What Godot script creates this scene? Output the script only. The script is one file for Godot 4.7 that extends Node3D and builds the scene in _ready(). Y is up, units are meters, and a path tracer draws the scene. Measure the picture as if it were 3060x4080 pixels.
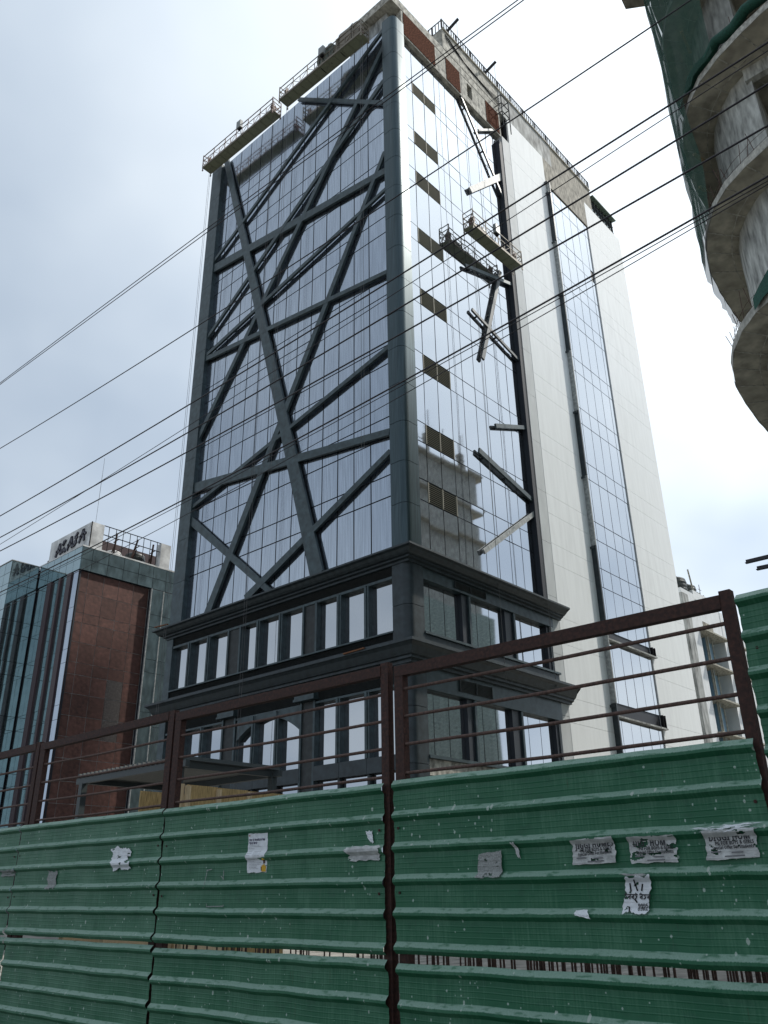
extends Node3D
# A glass office tower under construction, seen over a green corrugated hoarding.
# World: y up, metres. x runs along the tower's front, -z along its side.

const FOCAL := 3310.87
var cam_basis: Basis
var eye := Vector3(0, 1.6, 0)
var counts := {}
var T := {}
var M := {}
var unit_box: BoxMesh
var rng := RandomNumberGenerator.new()

# ---------------------------------------------------------------- pixels to places
func ray(px: float, py: float) -> Vector3:
	return cam_basis * Vector3((px - 1530.0) / FOCAL, -(py - 2040.0) / FOCAL, -1.0)
func on_z(px: float, py: float, z: float) -> Vector3:
	var d := ray(px, py)
	return eye + d * ((z - eye.z) / d.z)
func on_x(px: float, py: float, x: float) -> Vector3:
	var d := ray(px, py)
	return eye + d * ((x - eye.x) / d.x)
func on_y(px: float, py: float, y: float) -> Vector3:
	var d := ray(px, py)
	return eye + d * ((y - eye.y) / d.y)

# ---------------------------------------------------------------- nodes
func numbered(parent: Node, called: String) -> String:
	var key := str(parent.get_instance_id()) + called
	var n: int = counts.get(key, -1) + 1
	counts[key] = n
	return called if n == 0 else "%s_%03d" % [called, n]
func thing(called: String, label: String, category: String, at: Vector3, group := "") -> Node3D:
	var o := Node3D.new()
	o.name = numbered(self, called)
	add_child(o)
	o.position = at
	o.set_meta("label", label)
	o.set_meta("category", category)
	if group != "":
		o.set_meta("group", group)
	return o
func part(called: String, mesh: Mesh, m: Material, parent: Node3D) -> MeshInstance3D:
	var o := MeshInstance3D.new()
	o.name = numbered(parent, called)
	o.mesh = mesh
	o.material_override = m
	if parent.get_parent() == self and not (parent is MeshInstance3D):
		o.position = -parent.position
	parent.add_child(o)
	return o
func single(called: String, mesh: Mesh, m: Material, label: String, category: String, group := "") -> MeshInstance3D:
	var o := MeshInstance3D.new()
	o.name = numbered(self, called)
	o.mesh = mesh
	o.material_override = m
	add_child(o)
	o.set_meta("label", label)
	o.set_meta("category", category)
	if group != "":
		o.set_meta("group", group)
	return o
func structure(called: String, mesh: Mesh, m: Material) -> MeshInstance3D:
	var o := MeshInstance3D.new()
	o.name = called
	o.mesh = mesh
	o.material_override = m
	add_child(o)
	o.set_meta("kind", "structure")
	return o
# a block between two corners as a part that shares the unit box
func block(called: String, a: Vector3, b: Vector3, m: Material, parent: Node3D, tilt := Vector3.ZERO) -> MeshInstance3D:
	var o := part(called, unit_box, m, parent)
	var c := (a + b) * 0.5
	o.transform = Transform3D(Basis.from_euler(tilt) * Basis.from_scale((b - a).abs()), c + o.position)
	return o

# ---------------------------------------------------------------- shapes
func begin() -> SurfaceTool:
	var st := SurfaceTool.new()
	st.begin(Mesh.PRIMITIVE_TRIANGLES)
	return st
func quad(st: SurfaceTool, a: Vector3, b: Vector3, c: Vector3, d: Vector3) -> void:
	var n := (c - a).cross(b - a)
	if n.length() < 1e-12:
		n = (d - a).cross(c - a)
	n = n.normalized()
	for v in [a, b, c, a, c, d]:
		st.set_normal(n)
		st.set_uv(Vector2(v.x + v.z, v.y))
		st.add_vertex(v)
func quad_n(st: SurfaceTool, p: Array, n: Array) -> void:
	for k in [0, 1, 2, 0, 2, 3]:
		st.set_normal(n[k])
		st.set_uv(Vector2(p[k].x + p[k].z, p[k].y))
		st.add_vertex(p[k])
func tri(st: SurfaceTool, a: Vector3, b: Vector3, c: Vector3) -> void:
	var n := (c - a).cross(b - a).normalized()
	for v in [a, b, c]:
		st.set_normal(n)
		st.set_uv(Vector2(v.x + v.z, v.y))
		st.add_vertex(v)
func hexa(st: SurfaceTool, p: Array) -> void:   # p: bottom ring 0..3, top ring 4..7, counter-clockwise from above
	quad(st, p[0], p[1], p[2], p[3])
	quad(st, p[7], p[6], p[5], p[4])
	for k in 4:
		var j := (k + 1) % 4
		quad(st, p[k], p[k + 4], p[j + 4], p[j])
func obox(st: SurfaceTool, t: Transform3D, s: Vector3) -> void:
	var h := s * 0.5
	var p := []
	for y in [-h.y, h.y]:
		for q in [Vector2(-h.x, h.z), Vector2(h.x, h.z), Vector2(h.x, -h.z), Vector2(-h.x, -h.z)]:
			p.append(t * Vector3(q.x, y, q.y))
	hexa(st, p)
func abox(st: SurfaceTool, a: Vector3, b: Vector3) -> void:
	obox(st, Transform3D(Basis(), (a + b) * 0.5), (b - a).abs())
# a bar of w x h section between two points, its height kept as close to "up" as it can be
func bar(st: SurfaceTool, a: Vector3, b: Vector3, w: float, h: float, up := Vector3.UP) -> void:
	var f := (b - a).normalized()
	if absf(f.dot(up)) > 0.97:
		up = Vector3.BACK if absf(f.z) < 0.9 else Vector3.RIGHT
	var r := f.cross(up).normalized()
	var u := r.cross(f)
	obox(st, Transform3D(Basis(r, u, -f), (a + b) * 0.5), Vector3(w, h, (b - a).length()))
func tube(st: SurfaceTool, pts: Array, rad: float, sides := 6) -> void:
	var rings := []
	for k in pts.size():
		var f: Vector3 = (pts[mini(k + 1, pts.size() - 1)] - pts[maxi(k - 1, 0)]).normalized()
		var up := Vector3.UP if absf(f.y) < 0.9 else Vector3.RIGHT
		var r := f.cross(up).normalized()
		var u := r.cross(f)
		var ring := []
		for s in sides:
			var a := TAU * s / sides
			ring.append([pts[k] + (r * cos(a) + u * sin(a)) * rad, r * cos(a) + u * sin(a)])
		rings.append(ring)
	for k in pts.size() - 1:
		for s in sides:
			var j := (s + 1) % sides
			var A = rings[k][s]
			var B = rings[k][j]
			var C = rings[k + 1][j]
			var D = rings[k + 1][s]
			quad_n(st, [A[0], B[0], C[0], D[0]], [A[1], B[1], C[1], D[1]])
# lathe about a vertical axis; prof holds (radius, y)
func lathe(st: SurfaceTool, at: Vector3, prof: Array, sides := 20) -> void:
	for k in prof.size() - 1:
		var p: Vector2 = prof[k]
		var q: Vector2 = prof[k + 1]
		var nn := Vector2(q.y - p.y, -(q.x - p.x)).normalized()
		for s in sides:
			var a := TAU * s / sides
			var b := TAU * (s + 1) / sides
			var da := Vector3(cos(a), 0, sin(a))
			var db := Vector3(cos(b), 0, sin(b))
			var na := da * nn.x + Vector3.UP * nn.y
			var nb := db * nn.x + Vector3.UP * nn.y
			quad_n(st, [at + db * p.x + Vector3.UP * p.y, at + db * q.x + Vector3.UP * q.y, at + da * q.x + Vector3.UP * q.y, at + da * p.x + Vector3.UP * p.y], [nb, nb, na, na])
func fin(st: SurfaceTool, tang := false) -> ArrayMesh:
	if tang:
		st.generate_tangents()
	return st.commit()
# an upright prism from a plan outline (x, z), with its own side normals when smooth
func prism(st: SurfaceTool, plan: Array, y0: float, y1: float, caps := true, smooth := false) -> void:
	var n := plan.size()
	var area := 0.0
	for k in n:
		var p: Vector2 = plan[k]
		var q: Vector2 = plan[(k + 1) % n]
		area += p.x * q.y - q.x * p.y
	var pl := plan.duplicate()
	if area < 0.0:
		pl.reverse()
	for k in n:
		var p: Vector2 = pl[k]
		var q: Vector2 = pl[(k + 1) % n]
		var a := Vector3(p.x, y0, p.y)
		var b := Vector3(q.x, y0, q.y)
		var c := Vector3(q.x, y1, q.y)
		var d := Vector3(p.x, y1, p.y)
		if smooth:
			var o: Vector2 = pl[(k + n - 1) % n]
			var r: Vector2 = pl[(k + 2) % n]
			var e0 := (p - o).normalized()
			var e1 := (q - p).normalized()
			var e2 := (r - q).normalized()
			var f0 := e1 if e0.dot(e1) < 0.7 else (e0 + e1).normalized()
			var f1 := e1 if e1.dot(e2) < 0.7 else (e1 + e2).normalized()
			var n0 := Vector3(f0.y, 0, -f0.x)
			var n1 := Vector3(f1.y, 0, -f1.x)
			quad_n(st, [a, b, c, d], [n0, n1, n1, n0])
		else:
			quad(st, a, b, c, d)
	if caps:
		var pts := PackedVector2Array(pl)
		var idx := Geometry2D.triangulate_polygon(pts)
		for k in range(0, idx.size(), 3):
			var a: Vector2 = pts[idx[k]]
			var b: Vector2 = pts[idx[k + 1]]
			var c: Vector2 = pts[idx[k + 2]]
			var turn := (b - a).cross(c - a) > 0.0   # clockwise seen from above
			for y in [y0, y1]:
				for v in ([a, b, c] if turn == (y == y1) else [a, c, b]):
					st.set_normal(Vector3.DOWN if y == y0 else Vector3.UP)
					st.set_uv(v)
					st.add_vertex(Vector3(v.x, y, v.y))

# ---------------------------------------------------------------- materials
func lin(r: float, g: float, b: float, rough := 0.7, metal := 0.0) -> StandardMaterial3D:
	var m := StandardMaterial3D.new()
	m.albedo_color = Color(r, g, b).linear_to_srgb()
	m.roughness = rough
	m.metallic = metal
	return m
func worn(m: StandardMaterial3D, tex: String, scale: Vector3) -> StandardMaterial3D:
	m.albedo_texture = T[tex]
	m.uv1_triplanar = true
	m.uv1_world_triplanar = true
	m.uv1_scale = scale
	return m
func image_texture(img: Image) -> ImageTexture:
	img.generate_mipmaps()
	return ImageTexture.create_from_image(img)
# seamless value from 4-D-like torus sampling on a 3-D noise: stretch sx, sy
func noise_grey(size: int, sd: int, fx: float, fy: float, lo: float, hi: float, pw := 1.0, tint := Color.WHITE) -> ImageTexture:
	var n := FastNoiseLite.new()
	n.seed = sd
	n.noise_type = FastNoiseLite.TYPE_SIMPLEX_SMOOTH
	n.frequency = 1.0
	n.fractal_octaves = 5
	n.fractal_gain = 0.55
	var img := Image.create(size, size, false, Image.FORMAT_RGB8)
	for y in size:
		for x in size:
			var u := float(x) / size
			var v := float(y) / size
			var a := n.get_noise_2d(u * fx, v * fy)
			var wu := u
			var wv := v
			var b := n.get_noise_2d((u - 1.0) * fx, v * fy)
			var c := n.get_noise_2d(u * fx, (v - 1.0) * fy)
			var d := n.get_noise_2d((u - 1.0) * fx, (v - 1.0) * fy)
			var s := lerpf(lerpf(a, b, wu), lerpf(c, d, wu), wv)
			var g := clampf(0.5 + s * 1.1, 0.0, 1.0)
			g = lerpf(lo, hi, pow(g, pw))
			img.set_pixel(x, y, Color(lerpf(tint.r, 1.0, g), lerpf(tint.g, 1.0, g), lerpf(tint.b, 1.0, g)) if tint != Color.WHITE else Color(g, g, g))
	return image_texture(img)
func sheet_texture(sd: int, dusty: float) -> ImageTexture:   # green paint with dust runs, scuffs and splashes of whitewash
	var w := 1024
	var h := 512
	var n := FastNoiseLite.new()
	n.seed = sd
	n.frequency = 1.0
	n.fractal_octaves = 4
	var img := Image.create(w, h, false, Image.FORMAT_RGB8)
	var base := Color(0.008, 0.104, 0.044)
	var dust := Color(0.075, 0.205, 0.120)
	var deep := Color(0.004, 0.080, 0.036)
	var caked_sheen := Color(0.23, 0.35, 0.28)  # dust tone with the sky's reflection mixed into the colour
	for y in h:
		for x in w:
			var u := 2.8 * x / w
			var v := 7.0 * PITCH * y / h
			var run := n.get_noise_2d(u * 60.0, v * 3.0)
			var cloud := n.get_noise_2d(u * 2.2 + 40.0, v * 3.0)
			var fine := n.get_noise_2d(u * 90.0 + 9.0, v * 90.0)
			var k := clampf(dusty + 0.46 * cloud + 0.36 * run + 0.16 * fine, 0.0, 0.75)
			var s := clampf(n.get_noise_2d(u * 5.0 + 90.0, v * 9.0 + 7.0) * 2.2 - 0.55, 0.0, 0.6)
			var c := base.lerp(deep, s).lerp(dust, k)
			# ledge of each rib: dust plus sky sheen painted in, rubbed off in places
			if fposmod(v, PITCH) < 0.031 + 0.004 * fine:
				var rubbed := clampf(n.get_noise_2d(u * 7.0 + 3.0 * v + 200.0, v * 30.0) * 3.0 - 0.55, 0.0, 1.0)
				c = c.lerp(caked_sheen, (0.78 + 0.25 * fine) * (1.0 - 0.75 * rubbed))
			img.set_pixel(x, y, c.linear_to_srgb())
	var r := RandomNumberGenerator.new()
	r.seed = sd
	# runs of whitewash and mud below the ribs, scratches
	for k in 60:
		var cx := r.randi_range(2, w - 3)
		var y0 := int(h * (r.randi_range(0, 6) * PITCH + r.randf_range(0.05, 0.1)) / (7.0 * PITCH))
		var mud := r.randf() < 0.4
		var cc := (Color(0.05, 0.05, 0.035) if mud else Color(0.24, 0.33, 0.27)).linear_to_srgb()
		var ln := r.randi_range(8, 46)
		for dy in ln:
			var wd := 1 if r.randf() < 0.8 else 2
			for dx in wd:
				var X := cx + dx + int(sin(dy * 0.2 + k) * 0.8)
				var Y := y0 + dy
				if X >= 0 and X < w and Y < h:
					img.set_pixel(X, Y, img.get_pixel(X, Y).lerp(cc, (0.5 if mud else 0.42) * (0.4 + 0.6 * r.randf())))
	for k in 7:   # rust runs under old fixings
		var cx := r.randi_range(6, w - 7)
		var y0 := int(h * (r.randi_range(0, 6) * PITCH + r.randf_range(0.08, 0.13)) / (7.0 * PITCH))
		for dy in r.randi_range(10, 34):
			for dx in range(-1, 2):
				if y0 + dy < h:
					img.set_pixel(cx + dx, y0 + dy, img.get_pixel(cx + dx, y0 + dy).lerp(Color(0.36, 0.2, 0.12), (0.55 if dx == 0 else 0.25) * r.randf()))
	var hub := Vector2.ZERO
	for k in 210:
		if k % 14 == 0:
			hub = Vector2(r.randf_range(0, w), r.randf_range(0, h))
		var lone := r.randf() < 0.3
		var cx := r.randi_range(4, w - 5) if lone else int(hub.x + r.randfn(0, 45.0))
		var cy := r.randi_range(4, h - 5) if lone else int(hub.y + r.randfn(0, 40.0))
		var rx := r.randf_range(0.8, 2.4) if r.randf() < 0.85 else r.randf_range(2.4, 4.0)
		var ry := rx * r.randf_range(0.8, 1.9)
		var c := Color(0.42, 0.47, 0.42).linear_to_srgb()
		for dy in range(-8, 9):
			for dx in range(-5, 6):
				var q := pow(dx / rx, 2) + pow(dy / ry, 2)
				if q < 1.0:
					var X := cx + dx
					var Y := cy + dy
					if X >= 0 and X < w and Y >= 0 and Y < h:
						img.set_pixel(X, Y, img.get_pixel(X, Y).lerp(c, 0.85))
	return image_texture(img)
func sky_image() -> Image:
	var w := 1024
	var h := 512
	var n := FastNoiseLite.new()
	n.seed = 11
	n.frequency = 1.0
	n.fractal_octaves = 5
	n.fractal_gain = 0.5
	var sun := Vector3(0.26, 0.78, -0.57).normalized()
	var img := Image.create(w, h, false, Image.FORMAT_RGBF)
	for y in h:
		var th := PI * (y + 0.5) / h
		for x in w:
			var ph := TAU * (x + 0.5) / w
			var d := Vector3(sin(ph) * sin(th), cos(th), -cos(ph) * sin(th))
			var up := maxf(d.y, 0.0)
			var ang := rad_to_deg(acos(clampf(d.dot(sun), -1, 1)))
			var air := 0.48 + 1.70 * exp(-ang / 29.0) + 0.30 * pow(1.0 - up, 3.0)
			var q := d / (0.35 + up)
			var c1 := n.get_noise_3d(q.x * 0.9, q.y * 0.6 + 3.0, q.z * 0.9)
			var c2 := n.get_noise_3d(q.x * 2.3 + 7.0, q.y * 1.2, q.z * 2.3)
			var cloud := clampf(0.5 + 0.9 * c1 + 0.35 * c2, 0.0, 1.0)
			var veil := lerpf(0.80, 1.16, cloud)
			var tint := Color(0.70, 0.865, 1.09).lerp(Color(0.90, 0.98, 1.05), clampf(cloud * 0.75 + exp(-ang / 22.0), 0, 1))
			var c := Color(air * veil * tint.r, air * veil * tint.g, air * veil * tint.b)
			if d.y < 0.0:
				c = c.lerp(Color(0.20, 0.19, 0.17), clampf(-d.y * 8.0, 0, 1))
			img.set_pixel(x, y, c)
	return img

func make_materials() -> void:
	T.cloud = noise_grey(256, 3, 5.0, 5.0, 0.66, 1.0)
	T.faint = noise_grey(256, 4, 6.0, 5.0, 0.93, 1.0)
	T.rain = noise_grey(512, 6, 22.0, 5.0, 0.955, 1.0, 0.8)
	T.mottle = noise_grey(256, 5, 12.0, 12.0, 0.55, 1.0)
	T.streak = noise_grey(512, 7, 44.0, 3.0, 0.72, 1.0)
	T.streak_soft = noise_grey(512, 8, 30.0, 3.0, 0.84, 1.0)
	T.stain = noise_grey(512, 9, 9.0, 5.0, 0.50, 1.0, 0.8)
	T.drip = noise_grey(512, 19, 20.0, 5.0, 0.40, 1.0, 0.6)
	T.grain = noise_grey(256, 13, 60.0, 4.0, 0.6, 1.0)
	T.brick = noise_grey(256, 15, 18.0, 40.0, 0.30, 1.0)
	T.rust = noise_grey(256, 21, 10.0, 10.0, 0.0, 1.0, 1.0, Color(0.45, 0.42, 0.42))
	T.dust = noise_grey(512, 25, 30.0, 2.5, 0.02, 0.20)
	M.clad = worn(lin(0.060, 0.092, 0.102, 0.45, 0.25), "cloud", Vector3(0.35, 0.35, 0.35))
	M.clad_dark = worn(lin(0.036, 0.052, 0.060, 0.50, 0.15), "cloud", Vector3(0.4, 0.4, 0.4))
	M.column = worn(lin(0.080, 0.112, 0.122, 0.30, 0.75), "streak", Vector3(0.3, 0.12, 0.3))
	M.frame_black = lin(0.020, 0.026, 0.036, 0.75)
	M.pier = worn(lin(0.52, 0.54, 0.54, 0.8), "faint", Vector3(0.2, 0.1, 0.2))
	M.joint = lin(0.010, 0.013, 0.020, 0.6)
	M.reveal = lin(0.022, 0.027, 0.036, 0.5)
	M.glass = worn(lin(0.47, 0.525, 0.60, 0.07, 0.96), "streak_soft", Vector3(0.45, 0.10, 0.45))
	M.glass.roughness_texture = T.dust
	M.glass.roughness = 1.0
	M.glass_side = lin(0.46, 0.48, 0.505, 0.035, 0.97)
	M.glass_teal = worn(lin(0.36, 0.455, 0.465, 0.05, 0.92), "faint", Vector3(0.2, 0.2, 0.2))
	M.louver = worn(lin(0.036, 0.043, 0.044, 0.6, 0.1), "cloud", Vector3(0.5, 0.5, 0.5))
	M.louver_light = lin(0.33, 0.31, 0.25, 0.8, 0.0)
	M.bare = worn(lin(0.46, 0.48, 0.47, 0.62, 0.0), "cloud", Vector3(0.6, 0.6, 0.6))
	M.white = worn(lin(0.79, 0.81, 0.81, 0.85), "rain", Vector3(0.10, 0.05, 0.10))
	M.cement = worn(lin(0.50, 0.515, 0.50, 0.9), "stain", Vector3(0.22, 0.12, 0.22))
	M.cement_brown = worn(lin(0.42, 0.395, 0.33, 0.9), "stain", Vector3(0.3, 0.2, 0.3))
	M.concrete = worn(lin(0.58, 0.56, 0.49, 0.92), "stain", Vector3(0.3, 0.35, 0.3))
	M.brick = worn(lin(0.22, 0.095, 0.062, 1.0), "brick", Vector3(0.35, 0.35, 0.35))
	M.brick.metallic_specular = 0.1
	M.rail = lin(0.05, 0.053, 0.058, 0.95, 0.0)
	M.rail.metallic_specular = 0.15
	M.rust = worn(lin(0.068, 0.024, 0.015, 0.75, 0.1), "mottle", Vector3(2.2, 2.2, 2.2))
	M.orange_rust = worn(lin(0.30, 0.12, 0.05, 0.85), "mottle", Vector3(2, 2, 2))
	M.rod = worn(lin(0.15, 0.085, 0.066, 0.8, 0.0), "mottle", Vector3(3, 3, 3))
	M.olive = worn(lin(0.27, 0.29, 0.20, 0.85), "streak", Vector3(1.2, 1.2, 1.2))
	M.gondola = worn(lin(0.22, 0.13, 0.11, 0.6, 0.2), "mottle", Vector3(2, 2, 2))
	M.gondola_pale = worn(lin(0.34, 0.30, 0.24, 0.65, 0.2), "mottle", Vector3(2, 2, 2))
	M.box_grey = lin(0.22, 0.24, 0.24, 0.5)
	M.dark = lin(0.018, 0.018, 0.02, 0.95)
	M.dark.metallic_specular = 0.1
	M.wire = lin(0.020, 0.017, 0.022, 0.6)
	M.rope = lin(0.12, 0.12, 0.12, 0.8)
	M.tile = []
	for k in 5:
		var f: float = [1.0, 0.86, 1.12, 0.94, 0.78][k]
		M.tile.append(worn(lin(0.165 * f, 0.076 * f, 0.060 * f, 0.42), "cloud", Vector3(0.45 + 0.07 * k, 0.5, 0.45)))
	M.tile_pale = worn(lin(0.115, 0.098, 0.092, 0.5), "mottle", Vector3(0.5, 0.5, 0.5))
	M.fin_brown = lin(0.050, 0.026, 0.030, 0.5)
	M.sign_white = worn(lin(0.86, 0.87, 0.86, 0.6), "cloud", Vector3(0.12, 0.12, 0.12))
	M.letter = lin(0.022, 0.020, 0.035, 0.45)
	M.plaster = worn(lin(0.68, 0.70, 0.66, 0.9), "drip", Vector3(0.3, 0.22, 0.3))
	M.soffit = worn(lin(0.60, 0.57, 0.47, 0.95), "cloud", Vector3(0.3, 0.3, 0.3))
	M.slab_edge = worn(lin(0.68, 0.67, 0.60, 0.9), "stain", Vector3(0.8, 0.8, 0.8))
	M.net = lin(0.006, 0.055, 0.034, 0.85)
	M.net.transparency = BaseMaterial3D.TRANSPARENCY_ALPHA
	M.net.albedo_color.a = 0.66
	M.net_pale = worn(lin(0.55, 0.68, 0.64, 0.9), "mottle", Vector3(0.4, 0.4, 0.4))
	M.net_solid = worn(lin(0.010, 0.105, 0.070, 0.8), "mottle", Vector3(1.5, 1.5, 1.5))
	M.ply = worn(lin(0.55, 0.38, 0.16, 0.8), "grain", Vector3(0.9, 0.9, 0.9))
	M.timber = worn(lin(0.75, 0.57, 0.34, 0.8), "grain", Vector3(1.5, 0.6, 1.5))
	M.pergola = lin(0.036, 0.046, 0.048, 0.5, 0.1)
	M.ground = worn(lin(0.36, 0.34, 0.30, 0.95), "stain", Vector3(0.2, 0.2, 0.2))
	M.asphalt = worn(lin(0.055, 0.055, 0.056, 0.9), "mottle", Vector3(0.4, 0.4, 0.4))
	M.pave = worn(lin(0.36, 0.35, 0.32, 0.9), "cloud", Vector3(0.5, 0.5, 0.5))
	M.paper = worn(lin(0.76, 0.78, 0.80, 0.85), "faint", Vector3(3, 3, 3))
	M.paper_old = worn(lin(0.70, 0.71, 0.69, 0.9), "cloud", Vector3(2, 2, 2))
	M.residue = worn(lin(0.46, 0.48, 0.46, 0.9), "mottle", Vector3(9, 9, 9))
	M.ink = lin(0.03, 0.03, 0.035, 0.8)
	M.ink_grey = lin(0.16, 0.16, 0.17, 0.8)
	M.ink_violet = lin(0.05, 0.04, 0.10, 0.8)
	M.yellow = lin(0.62, 0.36, 0.03, 0.8)
	M.brown_skin = lin(0.10, 0.045, 0.025, 0.8)
	M.orange = lin(0.55, 0.14, 0.05, 0.8)
	M.blue_wall = worn(lin(0.24, 0.38, 0.50, 0.9), "faint", Vector3(0.4, 0.3, 0.4))
	M.old_white = worn(lin(0.70, 0.72, 0.73, 0.9), "faint", Vector3(0.25, 0.15, 0.25))
	M.ledge = worn(lin(0.52, 0.50, 0.42, 0.9), "stain", Vector3(0.6, 0.6, 0.6))
	M.pane_dark = lin(0.05, 0.07, 0.10, 0.06)
	M.tank = lin(0.030, 0.036, 0.034, 0.5)
	M.roof_green = lin(0.12, 0.17, 0.14, 0.6, 0.2)
	M.tarp = worn(lin(0.16, 0.19, 0.16, 0.8), "mottle", Vector3(1.2, 1.2, 1.2))
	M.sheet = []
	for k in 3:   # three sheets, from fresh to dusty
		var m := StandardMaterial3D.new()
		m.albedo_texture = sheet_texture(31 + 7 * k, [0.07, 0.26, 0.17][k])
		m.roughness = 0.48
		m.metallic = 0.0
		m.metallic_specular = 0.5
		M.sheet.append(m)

# ---------------------------------------------------------------- the setting
func _ready() -> void:
	rng.seed = 77
	cam_basis = Basis(Vector3.UP, deg_to_rad(41.938)) * Basis(Vector3.RIGHT, deg_to_rad(24.4185)) * Basis(Vector3.BACK, deg_to_rad(-0.882))
	var cam := Camera3D.new()
	cam.name = "camera"
	add_child(cam)
	cam.transform = Transform3D(cam_basis, eye)
	cam.fov = 63.279
	cam.near = 0.05
	cam.far = 2000.0
	cam.current = true
	var env := Environment.new()
	env.background_mode = Environment.BG_SKY
	var sky := Sky.new()
	var pano := PanoramaSkyMaterial.new()
	pano.panorama = ImageTexture.create_from_image(sky_image())
	sky.sky_material = pano
	env.sky = sky
	env.tonemap_mode = Environment.TONE_MAPPER_LINEAR
	env.tonemap_exposure = 1.09
	env.sdfgi_enabled = true
	env.ssao_enabled = true
	env.ssil_enabled = true
	var we := WorldEnvironment.new()
	we.name = "environment"
	we.environment = env
	add_child(we)
	var sun := DirectionalLight3D.new()
	sun.name = "sun"
	sun.light_energy = 1.25
	sun.light_color = Color(1.0, 0.978, 0.94)
	sun.light_angular_distance = 2.0
	sun.shadow_enabled = true
	add_child(sun)
	sun.look_at_from_position(Vector3(0.26, 0.78, -0.57) * 100.0, Vector3.ZERO)
	unit_box = BoxMesh.new()
	make_materials()
	build_ground()
	build_tower()
	build_left_building()
	build_unfinished_building()
	build_far_building()
	build_platforms()
	build_site_things()
	build_hoarding()
	build_papers()
	build_wires()

func build_ground() -> void:
	var st := begin()
	quad(st, Vector3(-600, 0, 600), Vector3(-600, 0, -600), Vector3(600, 0, -600), Vector3(600, 0, 600))
	structure("ground", fin(st), M.ground)
	st = begin()
	abox(st, Vector3(-80, -0.2, -4.1), Vector3(80, 0.12, -1.2))
	structure("pavement", fin(st), M.pave)
	st = begin()
	abox(st, Vector3(-80, -0.2, -1.198), Vector3(80, 0.004, 9.0))
	structure("road", fin(st), M.asphalt)

# ---------------------------------------------------------------- the tower
const ROWS := [15.2, 17.76, 18.85, 20.84, 21.93, 24.92, 26.01, 29.1, 30.16, 33.22, 34.31, 37.41, 38.46, 40.54, 41.58, 44.69, 45.58, 49.15]

func tower_beam(p0: Vector3, w0: float, p1: Vector3, w1: float, normal: Vector3, thick: float) -> ArrayMesh:
	var st := begin()
	var f := (p1 - p0).normalized()
	var s := normal.cross(f).normalized()
	var b := -normal * thick
	hexa_free(st, [p0 - s * w0 * 0.5, p1 - s * w1 * 0.5, p1 + s * w1 * 0.5, p0 + s * w0 * 0.5], b)
	return fin(st)
func hexa_free(st: SurfaceTool, face: Array, back: Vector3) -> void:
	var a: Vector3 = face[0]
	var b: Vector3 = face[1]
	var c: Vector3 = face[2]
	var d: Vector3 = face[3]
	var n := (c - a).cross(b - a)
	if n.dot(back) > 0.0:
		face = [d, c, b, a]
	quad(st, face[0], face[1], face[2], face[3])
	quad(st, face[3] + back, face[2] + back, face[1] + back, face[0] + back)
	for k in 4:
		var j := (k + 1) % 4
		quad(st, face[k] + back, face[j] + back, face[j], face[k])
# glass between column edges and row heights; axis "z": the sheet faces +z at depth w, "x": faces +x
func glaze(parent: Node3D, axis: String, edges: Array, rows: Array, w: float, m: Material, skip := [], gap := 0.033, wob := 0.0016) -> void:
	for c in edges.size() - 1:
		for r in rows.size() - 1:
			if skip.has(Vector2i(c, r)):
				continue
			var lo: float = minf(edges[c], edges[c + 1]) + gap
			var hi: float = maxf(edges[c], edges[c + 1]) - gap
			var y0: float = rows[r] + gap
			var y1: float = rows[r + 1] - gap
			var t := Vector3(rng.randfn(0, wob), rng.randfn(0, wob), 0) if axis == "z" else Vector3(0, rng.randfn(0, wob), rng.randfn(0, wob))
			if axis == "z":
				block("window_pane", Vector3(lo, y0, w - 0.03), Vector3(hi, y1, w), m, parent, t)
			else:
				block("window_pane", Vector3(w - 0.03, y0, lo), Vector3(w, y1, hi), m, parent, t)
func louvre(axis: String, a: Vector3, b: Vector3, n: int, out: float, frame := 0.04) -> ArrayMesh:
	var st := begin()
	for k in n:
		var y := lerpf(a.y, b.y, (k + 0.5) / n)
		var h := (b.y - a.y) / n
		if axis == "x":
			obox(st, Transform3D(Basis(Vector3.BACK, -0.6), Vector3(a.x + out * 0.5, y, (a.z + b.z) * 0.5)), Vector3(out * 1.3, h * 0.30, absf(b.z - a.z) - 0.02))
		else:
			obox(st, Transform3D(Basis(Vector3.RIGHT, 0.6), Vector3((a.x + b.x) * 0.5, y, a.z + out * 0.5)), Vector3(absf(b.x - a.x) - 0.02, h * 0.28, out * 1.3))
	if frame > 0.0:
		if axis == "x":
			for z in [a.z, (a.z + b.z) * 0.5, b.z]:
				abox(st, Vector3(a.x, a.y, z - frame * 0.5), Vector3(a.x + out + 0.02, b.y, z + frame * 0.5))
		else:
			for x in [a.x, b.x]:
				abox(st, Vector3(x - frame * 0.5, a.y, a.z), Vector3(x + frame * 0.5, b.y, a.z + out + 0.02))
	return fin(st)
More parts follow.
